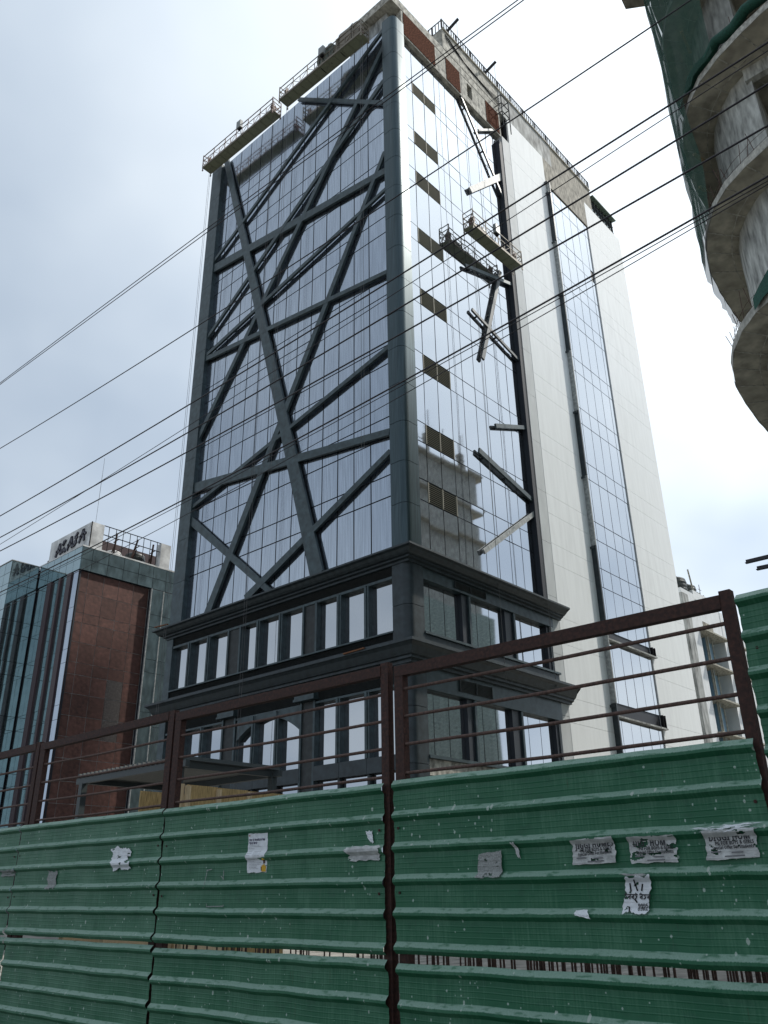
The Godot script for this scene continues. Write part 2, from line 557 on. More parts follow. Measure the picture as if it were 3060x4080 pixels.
func cornice(prof: Array, z_end: float) -> ArrayMesh:
	var st := begin()
	var path := func(p: Vector2) -> Array:
		return [Vector3(-38.75 - p.x, p.y, -27.0), Vector3(-38.75 - p.x, p.y, -25.1 + p.x), Vector3(-21.22 + p.x, p.y, -25.1 + p.x), Vector3(-21.22 + p.x, p.y, z_end)]
	for k in prof.size() - 1:
		var a: Array = path.call(prof[k])
		var b: Array = path.call(prof[k + 1])
		for s in 3:
			quad(st, a[s], b[s], b[s + 1], a[s + 1])
	var cap := []
	for p in prof:
		cap.append(Vector3(-21.22 + p.x, p.y, z_end))
	for k in range(1, cap.size() - 1):
		tri(st, cap[0], cap[k + 1], cap[k])
	return fin(st)
func column_plan(grow: float) -> Array:
	var p := [Vector2(-22.13 - grow, -25.1 + grow)]
	for k in 9:
		var a := PI * 0.5 * k / 8.0
		p.append(Vector2(-21.6 + sin(a) * (0.37 + grow), -25.47 + cos(a) * (0.37 + grow)))
	p.append(Vector2(-21.23 + grow, -26.05 - grow))
	p.append(Vector2(-21.75, -26.05 - grow))
	p.append(Vector2(-22.13 - grow, -25.6))
	return p

func build_tower() -> void:
	var t := thing("glass_tower", "tall dark-framed glass tower with crossing diagonal beams and a plain white rear wall", "building", Vector3(-30, 0, -39))
	var st := begin()
	abox(st, Vector3(-38.6, 0, -53.6), Vector3(-21.8, 48.58, -25.6))
	abox(st, Vector3(-38.5, 48.58, -53.5), Vector3(-23.0, 50.72, -29.0))
	part("core", fin(st), M.reveal, t)
	st = begin()
	abox(st, Vector3(-38.72, 0, -53.8), Vector3(-38.61, 49.0, -25.62))
	part("side_wall", fin(st), M.cement, t)
	# --- front glazing
	st = begin()
	abox(st, Vector3(-38.0, 15.0, -25.57), Vector3(-22.0, 49.2, -25.45))
	var fg := part("front_glazing", fin(st), M.joint, t)
	var edges := [-22.1]
	for k in 13:
		edges.append(-23.61 - 1.104 * k)
	edges.append(-37.75)
	glaze(fg, "z", edges, ROWS, -25.4, M.glass)
	# --- side glazing with louvres
	st = begin()
	abox(st, Vector3(-21.79, 15.0, -36.2), Vector3(-21.69, 48.7, -26.0))
	var sg := part("side_glazing", fin(st), M.joint, t)
	edges = [-26.1]
	for k in 9:
		edges.append(-27.17 - 1.09 * k)
	edges.append(-36.3)
	var skip := []
	for r in [1, 3, 5, 7, 9, 11, 13, 15]:
		skip.append(Vector2i(1, r))
		skip.append(Vector2i(2, r))
	var side_rows := ROWS.duplicate()
	side_rows[-1] = 48.6
	glaze(sg, "x", edges, side_rows, -21.64, M.glass_side, skip, 0.024, 0.0040)
	for r in [1, 3, 5, 7, 9, 11, 13, 15]:
		part("louvre", louvre("x", Vector3(-21.68, ROWS[r] + 0.03, -27.19), Vector3(-21.68, ROWS[r + 1] - 0.03, -29.33), 10, 0.05), M.louver_light, sg)
	# --- corner column, ring by ring
	st = begin()
	prism(st, column_plan(-0.03), 4.0, 49.2, true, true)
	part("column_core", fin(st), M.joint, t)
	var y := 15.0
	while y < 49.0:
		st = begin()
		var top := minf(y + 2.07, 49.23)
		prism(st, column_plan(rng.randf_range(0.0, 0.006)), y + 0.012, top - 0.012, true, true)
		part("column_panel", fin(st), M.column, t)
		y = top
	for span in [[0.0, 2.9], [2.9, 6.0], [6.0, 8.2], [8.2, 9.95], [10.7, 12.4], [12.4, 14.3]]:
		st = begin()
		prism(st, column_plan(0.012), span[0] + 0.012, span[1] - 0.012, true, true)
		part("column_panel", fin(st), M.clad_dark, t)
	# --- left frame
	y = 14.9
	while y < 49.0:
		var top := minf(y + 2.6, 49.1)
		block("frame_panel", Vector3(-38.71, y + 0.01, -25.60), Vector3(-37.62, top - 0.01, -25.1), M.clad, t)
		y = top
	# --- crossing beams of the front: ends as seen, on the plane of the frame
	for b in [
			[901.0, 640.0, 0.46, 1261.0, 2290.0, 0.86], [838.0, 1077.0, 0.66, 1538.0, 676.0, 0.42],
			[1524.0, 118.0, 0.26, 838.0, 1058.0, 0.24], [1524.0, 187.0, 0.32, 776.0, 1772.0, 0.34],
			[1527.0, 319.0, 0.34, 808.0, 1368.0, 0.24], [1188.0, 394.0, 0.24, 1527.0, 408.0, 0.26],
			[1531.0, 602.0, 0.26, 822.0, 2447.0, 0.52], [1535.0, 751.0, 0.22, 806.0, 1428.0, 0.26],
			[1539.0, 1082.0, 0.24, 803.0, 1437.0, 0.34], [1546.0, 1381.0, 0.24, 750.0, 2032.0, 0.22],
			[1550.0, 1719.0, 0.34, 757.0, 1948.0, 0.62], [1552.0, 1797.0, 0.27, 975.0, 2385.0, 0.42],
			[744.0, 2060.0, 0.46, 1080.0, 2362.0, 0.30]]:
		var zz := -25.15 - rng.randf_range(0.006, 0.03)
		part("diagonal_beam", tower_beam(on_z(b[0], b[1], zz), b[2], on_z(b[3], b[4], zz), b[5], Vector3.BACK, 0.14), M.clad, t)
	# --- beams of the side, some still bare
	for b in [
			[1834.5, 372.0, 0.22, 2023.0, 826.0, 0.26, 0], [1876.0, 756.0, 0.52, 2011.0, 697.0, 0.62, 1], [1908.0, 517.0, 0.20, 1985.0, 516.0, 0.20, 1],
			[1856.0, 1056.0, 0.30, 2055.0, 1138.0, 0.30, 2], [1995.0, 1080.0, 0.34, 1926.0, 1428.0, 0.36, 0], [1883.0, 1231.0, 0.26, 2085.0, 1452.0, 0.24, 0],
			[1977.0, 1695.0, 0.32, 2109.0, 1704.0, 0.32, 2], [1911.0, 1793.0, 0.44, 2140.0, 2008.0, 0.34, 2], [1931.0, 2197.0, 0.34, 2143.0, 2036.0, 0.34, 1]]:
		var xx := -21.42 - rng.randf_range(0.0, 0.02)
		var bm := part("diagonal_beam", tower_beam(on_x(b[0], b[1], xx), b[2] * 0.74, on_x(b[3], b[4], xx), b[5] * 0.74, Vector3.RIGHT, 0.11), [M.clad_dark, M.bare, M.clad][b[6]], t)
		# stand-off brackets back to the glass
		st = begin()
		for f in [0.12, 0.5, 0.88]:
			var c := on_x(lerpf(b[0], b[3], f), lerpf(b[1], b[4], f), xx)
			abox(st, Vector3(-21.66, c.y - 0.04, c.z - 0.04), Vector3(c.x - 0.1, c.y + 0.04, c.z + 0.04))
		part("bracket", fin(st), M.clad_dark, bm)
	block("frame_panel", Vector3(-21.7, 15.0, -36.36), Vector3(-21.34, 47.9, -36.02), M.frame_black, t)
	# --- cornices
	part("cornice", cornice([Vector2(-0.1, 14.22), Vector2(0.06, 14.24), Vector2(0.06, 14.34), Vector2(0.2, 14.37), Vector2(0.2, 14.44), Vector2(0.33, 14.47), Vector2(0.42, 14.55), Vector2(0.50, 14.66), Vector2(0.6, 14.7), Vector2(0.64, 14.71), Vector2(0.64, 14.79), Vector2(-0.3, 14.84)], -37.25), M.clad_dark, t)
	part("cornice", cornice([Vector2(-0.1, 9.88), Vector2(0.06, 9.90), Vector2(0.06, 10.02), Vector2(0.2, 10.05), Vector2(0.2, 10.15), Vector2(0.3, 10.18), Vector2(0.36, 10.28), Vector2(0.46, 10.48), Vector2(0.58, 10.58), Vector2(0.64, 10.6), Vector2(0.64, 10.71), Vector2(-0.3, 10.76)], -37.45), M.clad_dark, t)
	build_podium(t)
	build_rear_wall(t)
	build_roof(t)

func build_podium(t: Node3D) -> void:
	var st := begin()
	abox(st, Vector3(-38.6, 0, -25.55), Vector3(-21.8, 14.9, -25.46))
	var fw := part("podium_front", fin(st), M.joint, t)
	# bays between posts: [left, right]
	var bays := [[-23.56, -22.1], [-25.25, -23.83], [-26.78, -25.53], [-29.2, -27.8], [-30.85, -29.48], [-32.3, -31.13], [-34.85, -33.4], [-36.52, -35.13], [-38.2, -36.8]]
	var posts := [-23.695, -25.39, -29.34, -30.99, -34.99, -36.66]
	for b in bays:
		block("window_pane", Vector3(b[0], 11.4, -25.44), Vector3(b[1], 13.68, -25.40), M.glass_side, fw, Vector3(rng.randfn(0, 0.001), rng.randfn(0, 0.001), 0))
		block("window_pane", Vector3(b[0], 6.40, -25.44), Vector3(b[1], 9.05, -25.40), M.glass_side, fw, Vector3(rng.randfn(0, 0.001), rng.randfn(0, 0.001), 0))
		block("window_pane", Vector3(b[0], 2.2, -25.44), Vector3(b[1], 5.78, -25.40), M.glass_side, fw, Vector3(rng.randfn(0, 0.001), rng.randfn(0, 0.001), 0))
	for x in posts:
		for yy in [[11.33, 13.72], [6.41, 9.08]]:
			block("window_post", Vector3(x - 0.135, yy[0], -25.43), Vector3(x + 0.135, yy[1], -25.12), M.clad, fw)
			block("window_post", Vector3(x - 0.03, yy[0], -25.15), Vector3(x + 0.03, yy[1], -25.08), M.clad, fw)
		block("window_post", Vector3(x - 0.06, 0.1, -25.43), Vector3(x + 0.06, 5.78, -25.2), M.clad_dark, fw)
	for p in [[-27.78, -26.8], [-33.38, -32.32]]:
		block("pilaster", Vector3(p[0] + 0.08, 11.33, -25.43), Vector3(p[1] - 0.08, 13.72, -25.18), M.louver, fw)
		block("pilaster", Vector3(p[0] + 0.08, 0.0, -25.43), Vector3(p[1] - 0.08, 9.2, -25.18), M.louver, fw)
		for x in [p[0] + 0.06, p[1] - 0.06]:
			block("pilaster_edge", Vector3(x - 0.06, 11.33, -25.43), Vector3(x + 0.06, 13.72, -25.11), M.clad, fw)
			block("pilaster_edge", Vector3(x - 0.06, 0.0, -25.43), Vector3(x + 0.06, 9.2, -25.11), M.clad, fw)
		var c: float = (p[0] + p[1]) * 0.5
		block("pilaster_cap", Vector3(c - 0.63, 9.32, -25.43), Vector3(c + 0.63, 9.82, -24.88), M.clad, fw)
		block("pilaster_cap", Vector3(c - 0.67, 9.22, -25.43), Vector3(c + 0.67, 9.32, -24.84), M.clad, fw)
	block("left_pier", Vector3(-38.75, 0.0, -25.7), Vector3(-38.2, 14.3, -25.1), M.clad, fw)
	# lintels, sills, louvre bands
	block("lintel", Vector3(-38.2, 13.68, -25.43), Vector3(-22.13, 13.80, -25.13), M.clad, fw)
	block("sill", Vector3(-38.2, 11.30, -25.43), Vector3(-22.13, 11.37, -25.07), M.clad, fw)
	block("lintel", Vector3(-38.2, 9.05, -25.43), Vector3(-33.3, 9.14, -25.13), M.clad, fw)
	block("lintel", Vector3(-32.4, 9.05, -25.43), Vector3(-27.7, 9.14, -25.13), M.clad, fw)
	block("lintel", Vector3(-26.9, 9.05, -25.43), Vector3(-22.13, 9.14, -25.13), M.clad, fw)
	part("louvre", louvre("z", Vector3(-38.2, 13.82, -25.25), Vector3(-22.13, 14.24, -25.25), 9, 0.08), M.louver, fw)
	part("louvre", louvre("z", Vector3(-38.2, 11.0, -25.25), Vector3(-22.13, 11.30, -25.25), 7, 0.08), M.louver, fw)
	for s in [[-38.2, -33.5], [-32.2, -27.9], [-26.65, -22.13]]:
		part("louvre", louvre("z", Vector3(s[0], 9.16, -25.25), Vector3(s[1], 9.86, -25.25), 14, 0.08), M.louver, fw)
	block("lower_band", Vector3(-38.2, 10.7, -25.43), Vector3(-22.13, 11.0, -25.14), M.clad_dark, fw)
	for s in [[-38.2, -33.3], [-32.38, -27.72], [-26.86, -22.13]]:
		var n := 3
		for k in n:
			block("spandrel_panel", Vector3(lerpf(s[0], s[1], float(k) / n) + 0.008, 5.80, -25.43), Vector3(lerpf(s[0], s[1], float(k + 1) / n) - 0.008, 6.40, -25.10), M.clad_dark, fw)
	# arch of the middle bay
	var st2 := begin()
	var seg := 18
	var x0 := -32.2
	var x1 := -27.8
	var z := -25.13
	for k in seg:
		var a := float(k) / seg
		var b := float(k + 1) / seg
		var ya := 8.06 + 0.80 * (1.0 - pow(2.0 * a - 1.0, 2.0))
		var yb := 8.06 + 0.80 * (1.0 - pow(2.0 * b - 1.0, 2.0))
		var xa := lerpf(x0, x1, a)
		var xb := lerpf(x0, x1, b)
		hexa_free(st2, [Vector3(xa, ya, z), Vector3(xb, yb, z), Vector3(xb, 9.05, z), Vector3(xa, 9.05, z)], Vector3(0, 0, -0.25))
	part("arch", fin(st2), M.clad, fw)
	# --- podium side
	st = begin()
	abox(st, Vector3(-21.79, 0, -37.0), Vector3(-21.7, 14.9, -26.0))
	var sw := part("podium_side", fin(st), M.joint, t)
	for lv in [[11.40, 13.72, 13.74, 14.30, 11.28], [6.40, 9.0, 9.0, 9.95, 6.26]]:
		for g in [[-26.15, -28.98], [-29.58, -32.38], [-33.18, -36.08]]:
			for k in 3:
				var za := lerpf(g[0], g[1], [0.0, 0.27, 0.63][k])
				var zb := lerpf(g[0], g[1], [0.27, 0.63, 1.0][k])
				block("window_pane", Vector3(-21.66, lv[0], zb + 0.02), Vector3(-21.62, lv[1], za - 0.02), M.glass_side, sw, Vector3(0, rng.randfn(0, 0.002), rng.randfn(0, 0.002)))
		for p in [[-28.98, -29.58], [-32.38, -33.18], [-36.08, -36.62]]:
			block("window_post", Vector3(-21.68, lv[0] - 0.1, p[1]), Vector3(-21.42, lv[1], p[0]), M.reveal, sw)
			block("window_post", Vector3(-21.5, lv[0] - 0.1, p[1] + 0.02), Vector3(-21.33, lv[1], p[1] + 0.16), M.clad, sw)
		block("band", Vector3(-21.68, lv[2], -36.62), Vector3(-21.30, lv[3], -26.05), M.clad, sw)
		block("sill", Vector3(-21.68, lv[4], -36.7), Vector3(-21.16, lv[0] - 0.02, -26.05), M.clad, sw)
		part("louvre", louvre("x", Vector3(-21.29, lerpf(lv[2], lv[3], 0.22), -28.36), Vector3(-21.29, lerpf(lv[2], lv[3], 0.78), -30.68), 9, 0.03), M.louver, sw)
	block("band", Vector3(-21.68, 10.72, -36.62), Vector3(-21.24, 11.27, -26.05), M.clad_dark, sw)
	for k in 6:
		block("spandrel_panel", Vector3(-21.68, 5.62, lerpf(-36.62, -26.05, k / 6.0) + 0.01), Vector3(-21.28, 6.25, lerpf(-36.62, -26.05, (k + 1) / 6.0) - 0.01), M.concrete, sw)
		block("spandrel_panel", Vector3(-21.68, 0.0, lerpf(-36.62, -26.05, k / 6.0) + 0.01), Vector3(-21.30, 5.6, lerpf(-36.62, -26.05, (k + 1) / 6.0) - 0.01), M.clad_dark, sw)

const BANDS := [0.0, 9.03, 10.3, 13.07, 14.5, 17.49, 18.68, 20.5, 21.7, 24.56, 25.7, 28.55, 29.75, 32.59, 33.68, 36.69, 37.84, 39.7, 40.76, 43.3, 44.4, 47.2, 48.45]
func build_rear_wall(t: Node3D) -> void:
	# grey pier beside the glass, in sheets
	var y := 0.0
	while y < 48.6:
		var top := minf(y + 3.1, 48.6)
		block("pier_panel", Vector3(-21.75, y + 0.008, -37.3), Vector3(-21.31, top - 0.008, -36.4), M.pier, t)
		y = top
	block("wall_backing", Vector3(-21.7, 0.0, -53.6), Vector3(-21.42, 51.0, -37.3), M.reveal, t)
	var bands := BANDS.duplicate()
	bands.append(51.0)
	for k in bands.size() - 1:
		var g := 0.007
		block("wall_panel", Vector3(-21.5, bands[k] + g, -41.9), Vector3(-21.3, bands[k + 1] - g, -37.31), M.white, t)
		block("wall_panel", Vector3(-21.5, bands[k] + g, -53.8), Vector3(-21.3, bands[k + 1] - g, -48.0), M.white, t)
	block("wall_panel", Vector3(-21.5, 48.47, -47.99), Vector3(-21.302, 51.0, -41.91), M.cement_brown, t)
	# the far return of the wing
	block("side_wall", Vector3(-38.7, 0.0, -53.8), Vector3(-21.52, 51.0, -53.62), M.white, t)
	# strip of windows
	var st := begin()
	abox(st, Vector3(-21.49, 0.0, -48.0), Vector3(-21.41, 48.46, -41.92))
	var sg := part("rear_glazing", fin(st), M.joint, t)
	var edges := [-41.98]
	for k in 5:
		edges.append(-42.93 - 1.135 * k)
	edges.append(-47.97)
	var skip := []
	for c in 6:
		skip.append(Vector2i(c, 3))
		skip.append(Vector2i(c, 1))
	skip.append(Vector2i(5, 19))
	var rows := [2.0, 9.9, 10.73, 14.2, 14.82, 17.49, 18.68, 20.5, 21.7, 24.56, 25.7, 28.55, 29.75, 32.59, 33.68, 36.69, 37.84, 39.7, 40.76, 42.84, 43.9, 47.2, 48.45]
	glaze(sg, "x", edges, rows, -21.37, M.glass_side, skip, 0.024, 0.0026)
	for yy in [[14.2, 14.82], [9.9, 10.73]]:
		block("ledge", Vector3(-21.5, yy[0], -48.3), Vector3(-21.1, yy[0] + 0.09, -41.95), M.cement, t)
		for k in 2:
			block("ledge_bracket", Vector3(-21.3, yy[0] + 0.09, -48.2 + 0.3 * k), Vector3(-21.12, yy[1], -48.12 + 0.3 * k), M.dark, t)
	# steel fin beside the strip; its shade falls on the white wall
	y = 6.0
	var odd := false
	while y < 48.4:
		var top := minf(y + 4.6, 48.45)
		block("fin_plate", Vector3(-21.36, y, -41.96), Vector3(-20.98, top - 0.03, -41.87 if odd else -41.83), M.clad_dark if not odd else M.bare, t)
		block("fin_bracket", Vector3(-21.32, top - 0.25, -41.74), Vector3(-21.05, top - 0.1, -41.7), M.clad_dark, t)
		y = top
		odd = not odd

func railing(t: Node3D, a: Vector3, b: Vector3, h: float) -> void:
	var st := begin()
	bar(st, a + Vector3.UP * h, b + Vector3.UP * h, 0.05, 0.05)
	bar(st, a + Vector3.UP * 0.1, b + Vector3.UP * 0.1, 0.04, 0.04)
	var n := int((b - a).length() / 0.26)
	for k in n + 1:
		var p := a.lerp(b, float(k) / n)
		bar(st, p, p + Vector3.UP * h, 0.045 if k % 6 else 0.09, 0.045 if k % 6 else 0.09)
	part("railing", fin(st), M.rail, t)

func build_roof(t: Node3D) -> void:
	# roof slab and the raw wall above the side glass
	block("roof_slab", Vector3(-38.5, 50.72, -36.4), Vector3(-25.32, 51.4, -29.0), M.concrete, t)
	block("roof_slab", Vector3(-25.3, 50.72, -36.4), Vector3(-21.38, 51.4, -25.12), M.concrete, t)
	block("roof_beam", Vector3(-25.3, 48.56, -29.0), Vector3(-22.2, 50.72, -25.62), M.cement, t)
	for q in [[-36.5, -33.25, 48.6, 50.72], [-33.25, -32.7, 48.6, 49.2], [-33.25, -32.7, 50.45, 50.72], [-32.7, -26.06, 48.6, 50.72]]:
		block("parapet", Vector3(-21.78, q[2], q[0]), Vector3(-21.40, q[3], q[1]), M.concrete, t)
	for s in [[-26.25, -29.30], [-30.44, -31.9], [-34.8, -36.3]]:
		block("brick_panel", Vector3(-21.5, 48.72, s[1]), Vector3(-21.37, 50.66, s[0]), M.brick, t)
	# set-back upper storey
	block("upper_wall", Vector3(-38.0, 51.4, -36.5), Vector3(-21.36, 53.2, -30.2), M.concrete, t)
	block("upper_wall", Vector3(-38.0, 51.0, -43.3), Vector3(-21.34, 53.25, -36.5), M.cement, t)
	block("upper_wall", Vector3(-38.0, 51.0, -49.4), Vector3(-21.35, 53.25, -43.3), M.cement_brown, t)
	block("coping", Vector3(-21.42, 53.2, -49.4), Vector3(-21.26, 53.32, -30.2), M.concrete, t)
	for k in 6:
		railing(t, Vector3(-21.36, 53.3, lerpf(-30.2, -49.4, k / 6.0)), Vector3(-21.36, 53.3, lerpf(-30.2, -49.4, (k + 1) / 6.0) + 0.05), 0.85)
	railing(t, Vector3(-25.5, 53.2, -30.25), Vector3(-21.36, 53.2, -30.25), 0.95)
	# outriggers that hold the platforms' ropes
	var st := begin()
	for z in [-31.1, -35.4]:
		bar(st, Vector3(-23.0, 53.6, z), Vector3(-20.6, 54.4, z), 0.12, 0.18)
		bar(st, Vector3(-22.0, 53.2, z), Vector3(-22.0, 54.0, z), 0.1, 0.1)
	part("outrigger", fin(st), M.rail, t)
	# cables slung along the raw wall
	st = begin()
	for k in 4:
		var pts := []
		for s in 13:
			var f := s / 12.0
			pts.append(Vector3(-21.33, lerpf(52.95 - 0.12 * k, 51.7 + 0.2 * k, f) - 0.4 * sin(f * PI) + 0.05 * sin(f * 11.0 + k), lerpf(-30.5, -36.6, f)))
		tube(st, pts, 0.016, 5)
	part("cable", fin(st), M.dark, t)
	# small lattice landing at the end of the side wall
	st = begin()
	for yy in [50.4, 51.2, 52.0]:
		for q in [[-36.1, -37.0]]:
			bar(st, Vector3(-20.9, yy, q[0]), Vector3(-20.9, yy, q[1]), 0.05, 0.05)
			bar(st, Vector3(-21.4, yy, q[0]), Vector3(-20.9, yy, q[0]), 0.05, 0.05)
			bar(st, Vector3(-21.4, yy, q[1]), Vector3(-20.9, yy, q[1]), 0.05, 0.05)
	for z in [-36.1, -37.0]:
		bar(st, Vector3(-20.9, 48.9, z), Vector3(-20.9, 52.0, z), 0.05, 0.05)
	part("landing", fin(st), M.rail, t)
	# shed on the far, lower roof
	block("roof_shed", Vector3(-30.0, 51.0, -53.4), Vector3(-21.6, 52.9, -49.7), M.cement_brown, t)
	for k in 6:
		block("shed_window", Vector3(-21.62, 51.55, -49.88 - 0.57 * k - 0.5), Vector3(-21.58, 52.75, -49.88 - 0.57 * k), M.glass_teal, t)
	st = begin()
	for k in 8:
		abox(st, Vector3(-21.6, 51.0, -49.8 - 0.5 * k - 0.03), Vector3(-21.5, 52.9, -49.8 - 0.5 * k + 0.03))
	for yy in [51.5, 52.2]:
		abox(st, Vector3(-21.6, yy - 0.03, -53.4), Vector3(-21.49, yy + 0.03, -49.7))
	part("shed_frame", fin(st), M.rail, t)
	st = begin()
	obox(st, Transform3D(Basis(Vector3.BACK, -0.12), Vector3(-25.6, 53.35, -51.55)), Vector3(8.9, 0.08, 3.9))
	part("shed_roof", fin(st), M.roof_green, t)

# ---------------------------------------------------------------- the office block on the left
func build_left_building() -> void:
	var t := thing("office_block", "teal glass office block with brown tiled side wall and rooftop sign box", "building", Vector3(-58, 0, -32))
	var st := begin()
	abox(st, Vector3(-72.0, 0, -46.0), Vector3(-50.3, 22.9, -25.25))
	part("core", fin(st), M.reveal, t)
	st = begin()
	abox(st, Vector3(-72.0, 0, -25.2), Vector3(-56.1, 22.9, -23.2))
	part("wing_core", fin(st), M.reveal, t)
	# glass band under the roof
	st = begin()
	abox(st, Vector3(-56.0, 21.4, -25.3), Vector3(-50.06, 23.06, -25.14))
	abox(st, Vector3(-50.2, 21.4, -36.0), Vector3(-50.06, 23.06, -25.14))
	var band := part("roof_band", fin(st), M.joint, t)
	glaze(band, "z", [-50.02, -50.95, -51.9, -52.85, -53.8, -54.75, -55.75], [21.42, 22.2, 23.08], -25.08, M.glass_teal, [], 0.015, 0.004)
	glaze(band, "x", [-25.1, -25.9, -27.1, -28.3, -29.5, -30.7, -31.8, -33.0, -34.2, -35.8], [21.42, 22.2, 23.08], -50.0, M.glass_teal, [], 0.015, 0.004)
	block("roof_coping", Vector3(-50.5, 23.08, -36.0), Vector3(-49.98, 23.18, -25.06), M.sign_white, t)
	block("roof_coping", Vector3(-56.0, 23.08, -25.4), Vector3(-50.5, 23.16, -25.06), M.sign_white, t)
	# brown tiles of the side wall
	block("tile_backing", Vector3(-50.32, 0, -30.62), Vector3(-50.194, 21.4, -25.2), M.cement, t)
	var ze := [-25.12, -25.88, -27.06, -28.2, -29.37, -30.58]
	var ye := [0.0, 1.4, 2.7, 4.0, 5.3, 6.6, 7.9, 9.25, 10.55, 11.85, 13.22, 14.45, 15.24, 16.56, 17.87, 18.52, 19.94, 21.4]
	for r in ye.size() - 1:
		for c in 5:
			var pale: bool = c == 3 and (r == 8 or r == 9 or r == 10)
			var d := rng.randf_range(-0.006, 0.012)
			block("wall_tile", Vector3(-50.25, ye[r] + 0.016, ze[c + 1] + 0.016), Vector3(-50.176 + maxf(d, 0.0), ye[r + 1] - 0.016, ze[c] - 0.016), M.tile_pale if pale else M.tile[rng.randi() % 5], t, Vector3(0, rng.randfn(0, 0.0025), rng.randfn(0, 0.0025)))
	# glazed corner beyond the tiles, standing a little proud
	st = begin()
	abox(st, Vector3(-50.3, 0, -36.0), Vector3(-49.95, 21.39, -30.62))
	var gb := part("stair_glazing", fin(st), M.joint, t)
	glaze(gb, "x", [-30.66, -31.6, -32.9, -34.2, -35.9], [0.0, 1.9, 4.6, 5.5, 8.2, 9.1, 11.8, 12.7, 15.4, 16.3, 18.6, 19.5, 21.35], -49.9, M.glass_teal, [], 0.012, 0.005)
	for z in [-30.63, -31.62]:
		block("mullion", Vector3(-49.95, 0, z - 0.03), Vector3(-49.83, 21.35, z + 0.03), M.bare, gb)
	# front: bright corner glass, brown fins, teal glass
	st = begin()
	abox(st, Vector3(-56.0, 0, -25.3), Vector3(-50.1, 21.4, -25.2))
	var fr := part("front_glazing", fin(st), M.joint, t)
	var rows := [0.0, 1.6, 4.3, 5.2, 7.9, 8.8, 11.5, 12.4, 15.1, 16.0, 17.86, 18.81, 21.38]
	glaze(fr, "z", [-50.12, -50.93], rows, -25.12, M.glass, [], 0.012, 0.003)
	glaze(fr, "z", [-51.5, -52.36, -52.62, -53.66], rows, -25.16, M.glass_teal, [], 0.012, 0.004)
	glaze(fr, "z", [-54.25, -55.05, -55.85], rows, -25.16, M.glass_teal, [], 0.012, 0.004)
	for f in [[-50.93, -51.5], [-52.36, -52.62], [-53.66, -54.25]]:
		block("brown_fin", Vector3(f[1], 0, -25.3), Vector3(f[0], 21.4, -25.02), M.fin_brown, fr)
	# wing standing forward on the left
	st = begin()
	abox(st, Vector3(-72.0, 0, -23.19), Vector3(-55.98, 23.0, -23.08))
	abox(st, Vector3(-56.1, 0, -25.1), Vector3(-55.97, 23.0, -23.08))
	var wg := part("wing_glazing", fin(st), M.joint, t)
	var wr := [0.0, 1.6, 4.3, 5.2, 7.9, 8.8, 11.5, 12.4, 15.1, 16.0, 17.86, 18.81, 21.38, 22.2, 23.05]
	glaze(wg, "z", [-55.92, -56.85, -57.8, -58.75, -59.7, -60.65], wr, -23.04, M.glass_teal, [], 0.015, 0.003)
	glaze(wg, "x", [-23.06, -23.75, -24.4, -25.06], wr, -55.92, M.glass_teal, [], 0.015, 0.003)
	block("roof_coping", Vector3(-72.0, 23.06, -25.1), Vector3(-55.9, 23.12, -23.0), M.bare, t)
	# sign box and its letters
	block("sign_box", Vector3(-55.7, 23.18, -26.48), Vector3(-50.02, 25.02, -25.52), M.sign_white, t)
	block("sign_box", Vector3(-50.6, 23.2, -31.95), Vector3(-50.02, 25.04, -31.12), M.sign_white, t)
	block("sign_edge", Vector3(-50.03, 23.2, -25.56), Vector3(-49.99, 25.03, -25.5), M.dark, t)
	var s := thing("sign_lettering", "dark slanted capital letters AKASA raised on white rooftop sign box", "sign", Vector3(-52.8, 23.7, -25.5))
	var glyphs := [
		[[0.0, 0.0, 0.42, 0.95], [0.42, 0.95, 0.62, 0.05], [0.02, 0.40, 0.60, 0.36]],
		[[0.22, 0.98, 0.10, 0.62], [0.10, 0.62, 0.40, 0.98], [0.12, 0.08, 0.28, 0.40], [0.28, 0.40, 0.50, 0.04], [0.02, 0.06, 0.14, 0.34]],
		[[0.0, 0.0, 0.42, 0.95], [0.42, 0.95, 0.62, 0.05], [0.02, 0.40, 0.60, 0.36]],
		[[0.46, 0.98, 0.16, 0.66], [0.16, 0.66, 0.46, 0.60], [0.36, 0.44, 0.16, 0.30], [0.16, 0.06, 0.40, 0.30], [0.02, 0.02, 0.18, 0.22]],
		[[0.0, 0.0, 0.42, 0.95], [0.42, 0.95, 0.62, 0.05], [0.02, 0.46, 0.78, 0.58]]]
	var x := -54.65
	for g in glyphs:
		st = begin()
		for k in g:
			bar(st, Vector3(x + k[0] * 1.1, 23.62 + k[1] * 1.0 + 0.06 * (x + 54.0), -25.47), Vector3(x + k[2] * 1.1, 23.62 + k[3] * 1.0 + 0.06 * (x + 54.0), -25.47), 0.17, 0.10, Vector3.BACK)
		part("letter", fin(st), M.letter, s)
		x += 0.80
	# open frame on the roof edge
	var fr2 := thing("roof_frame", "thin dark steel frame with rust-red props on the office block roof", "frame", Vector3(-50.2, 23.18, -28.8))
	st = begin()
	for yy in [25.03, 24.35]:
		bar(st, Vector3(-50.1, yy, -26.48), Vector3(-50.1, yy, -31.12), 0.04, 0.05)
	for k in 8:
		var z := -26.9 - 0.56 * k
		bar(st, Vector3(-50.1, 23.15, z), Vector3(-50.1, 25.03, z), 0.035, 0.035)
	part("frame_bars", fin(st), M.dark, fr2)
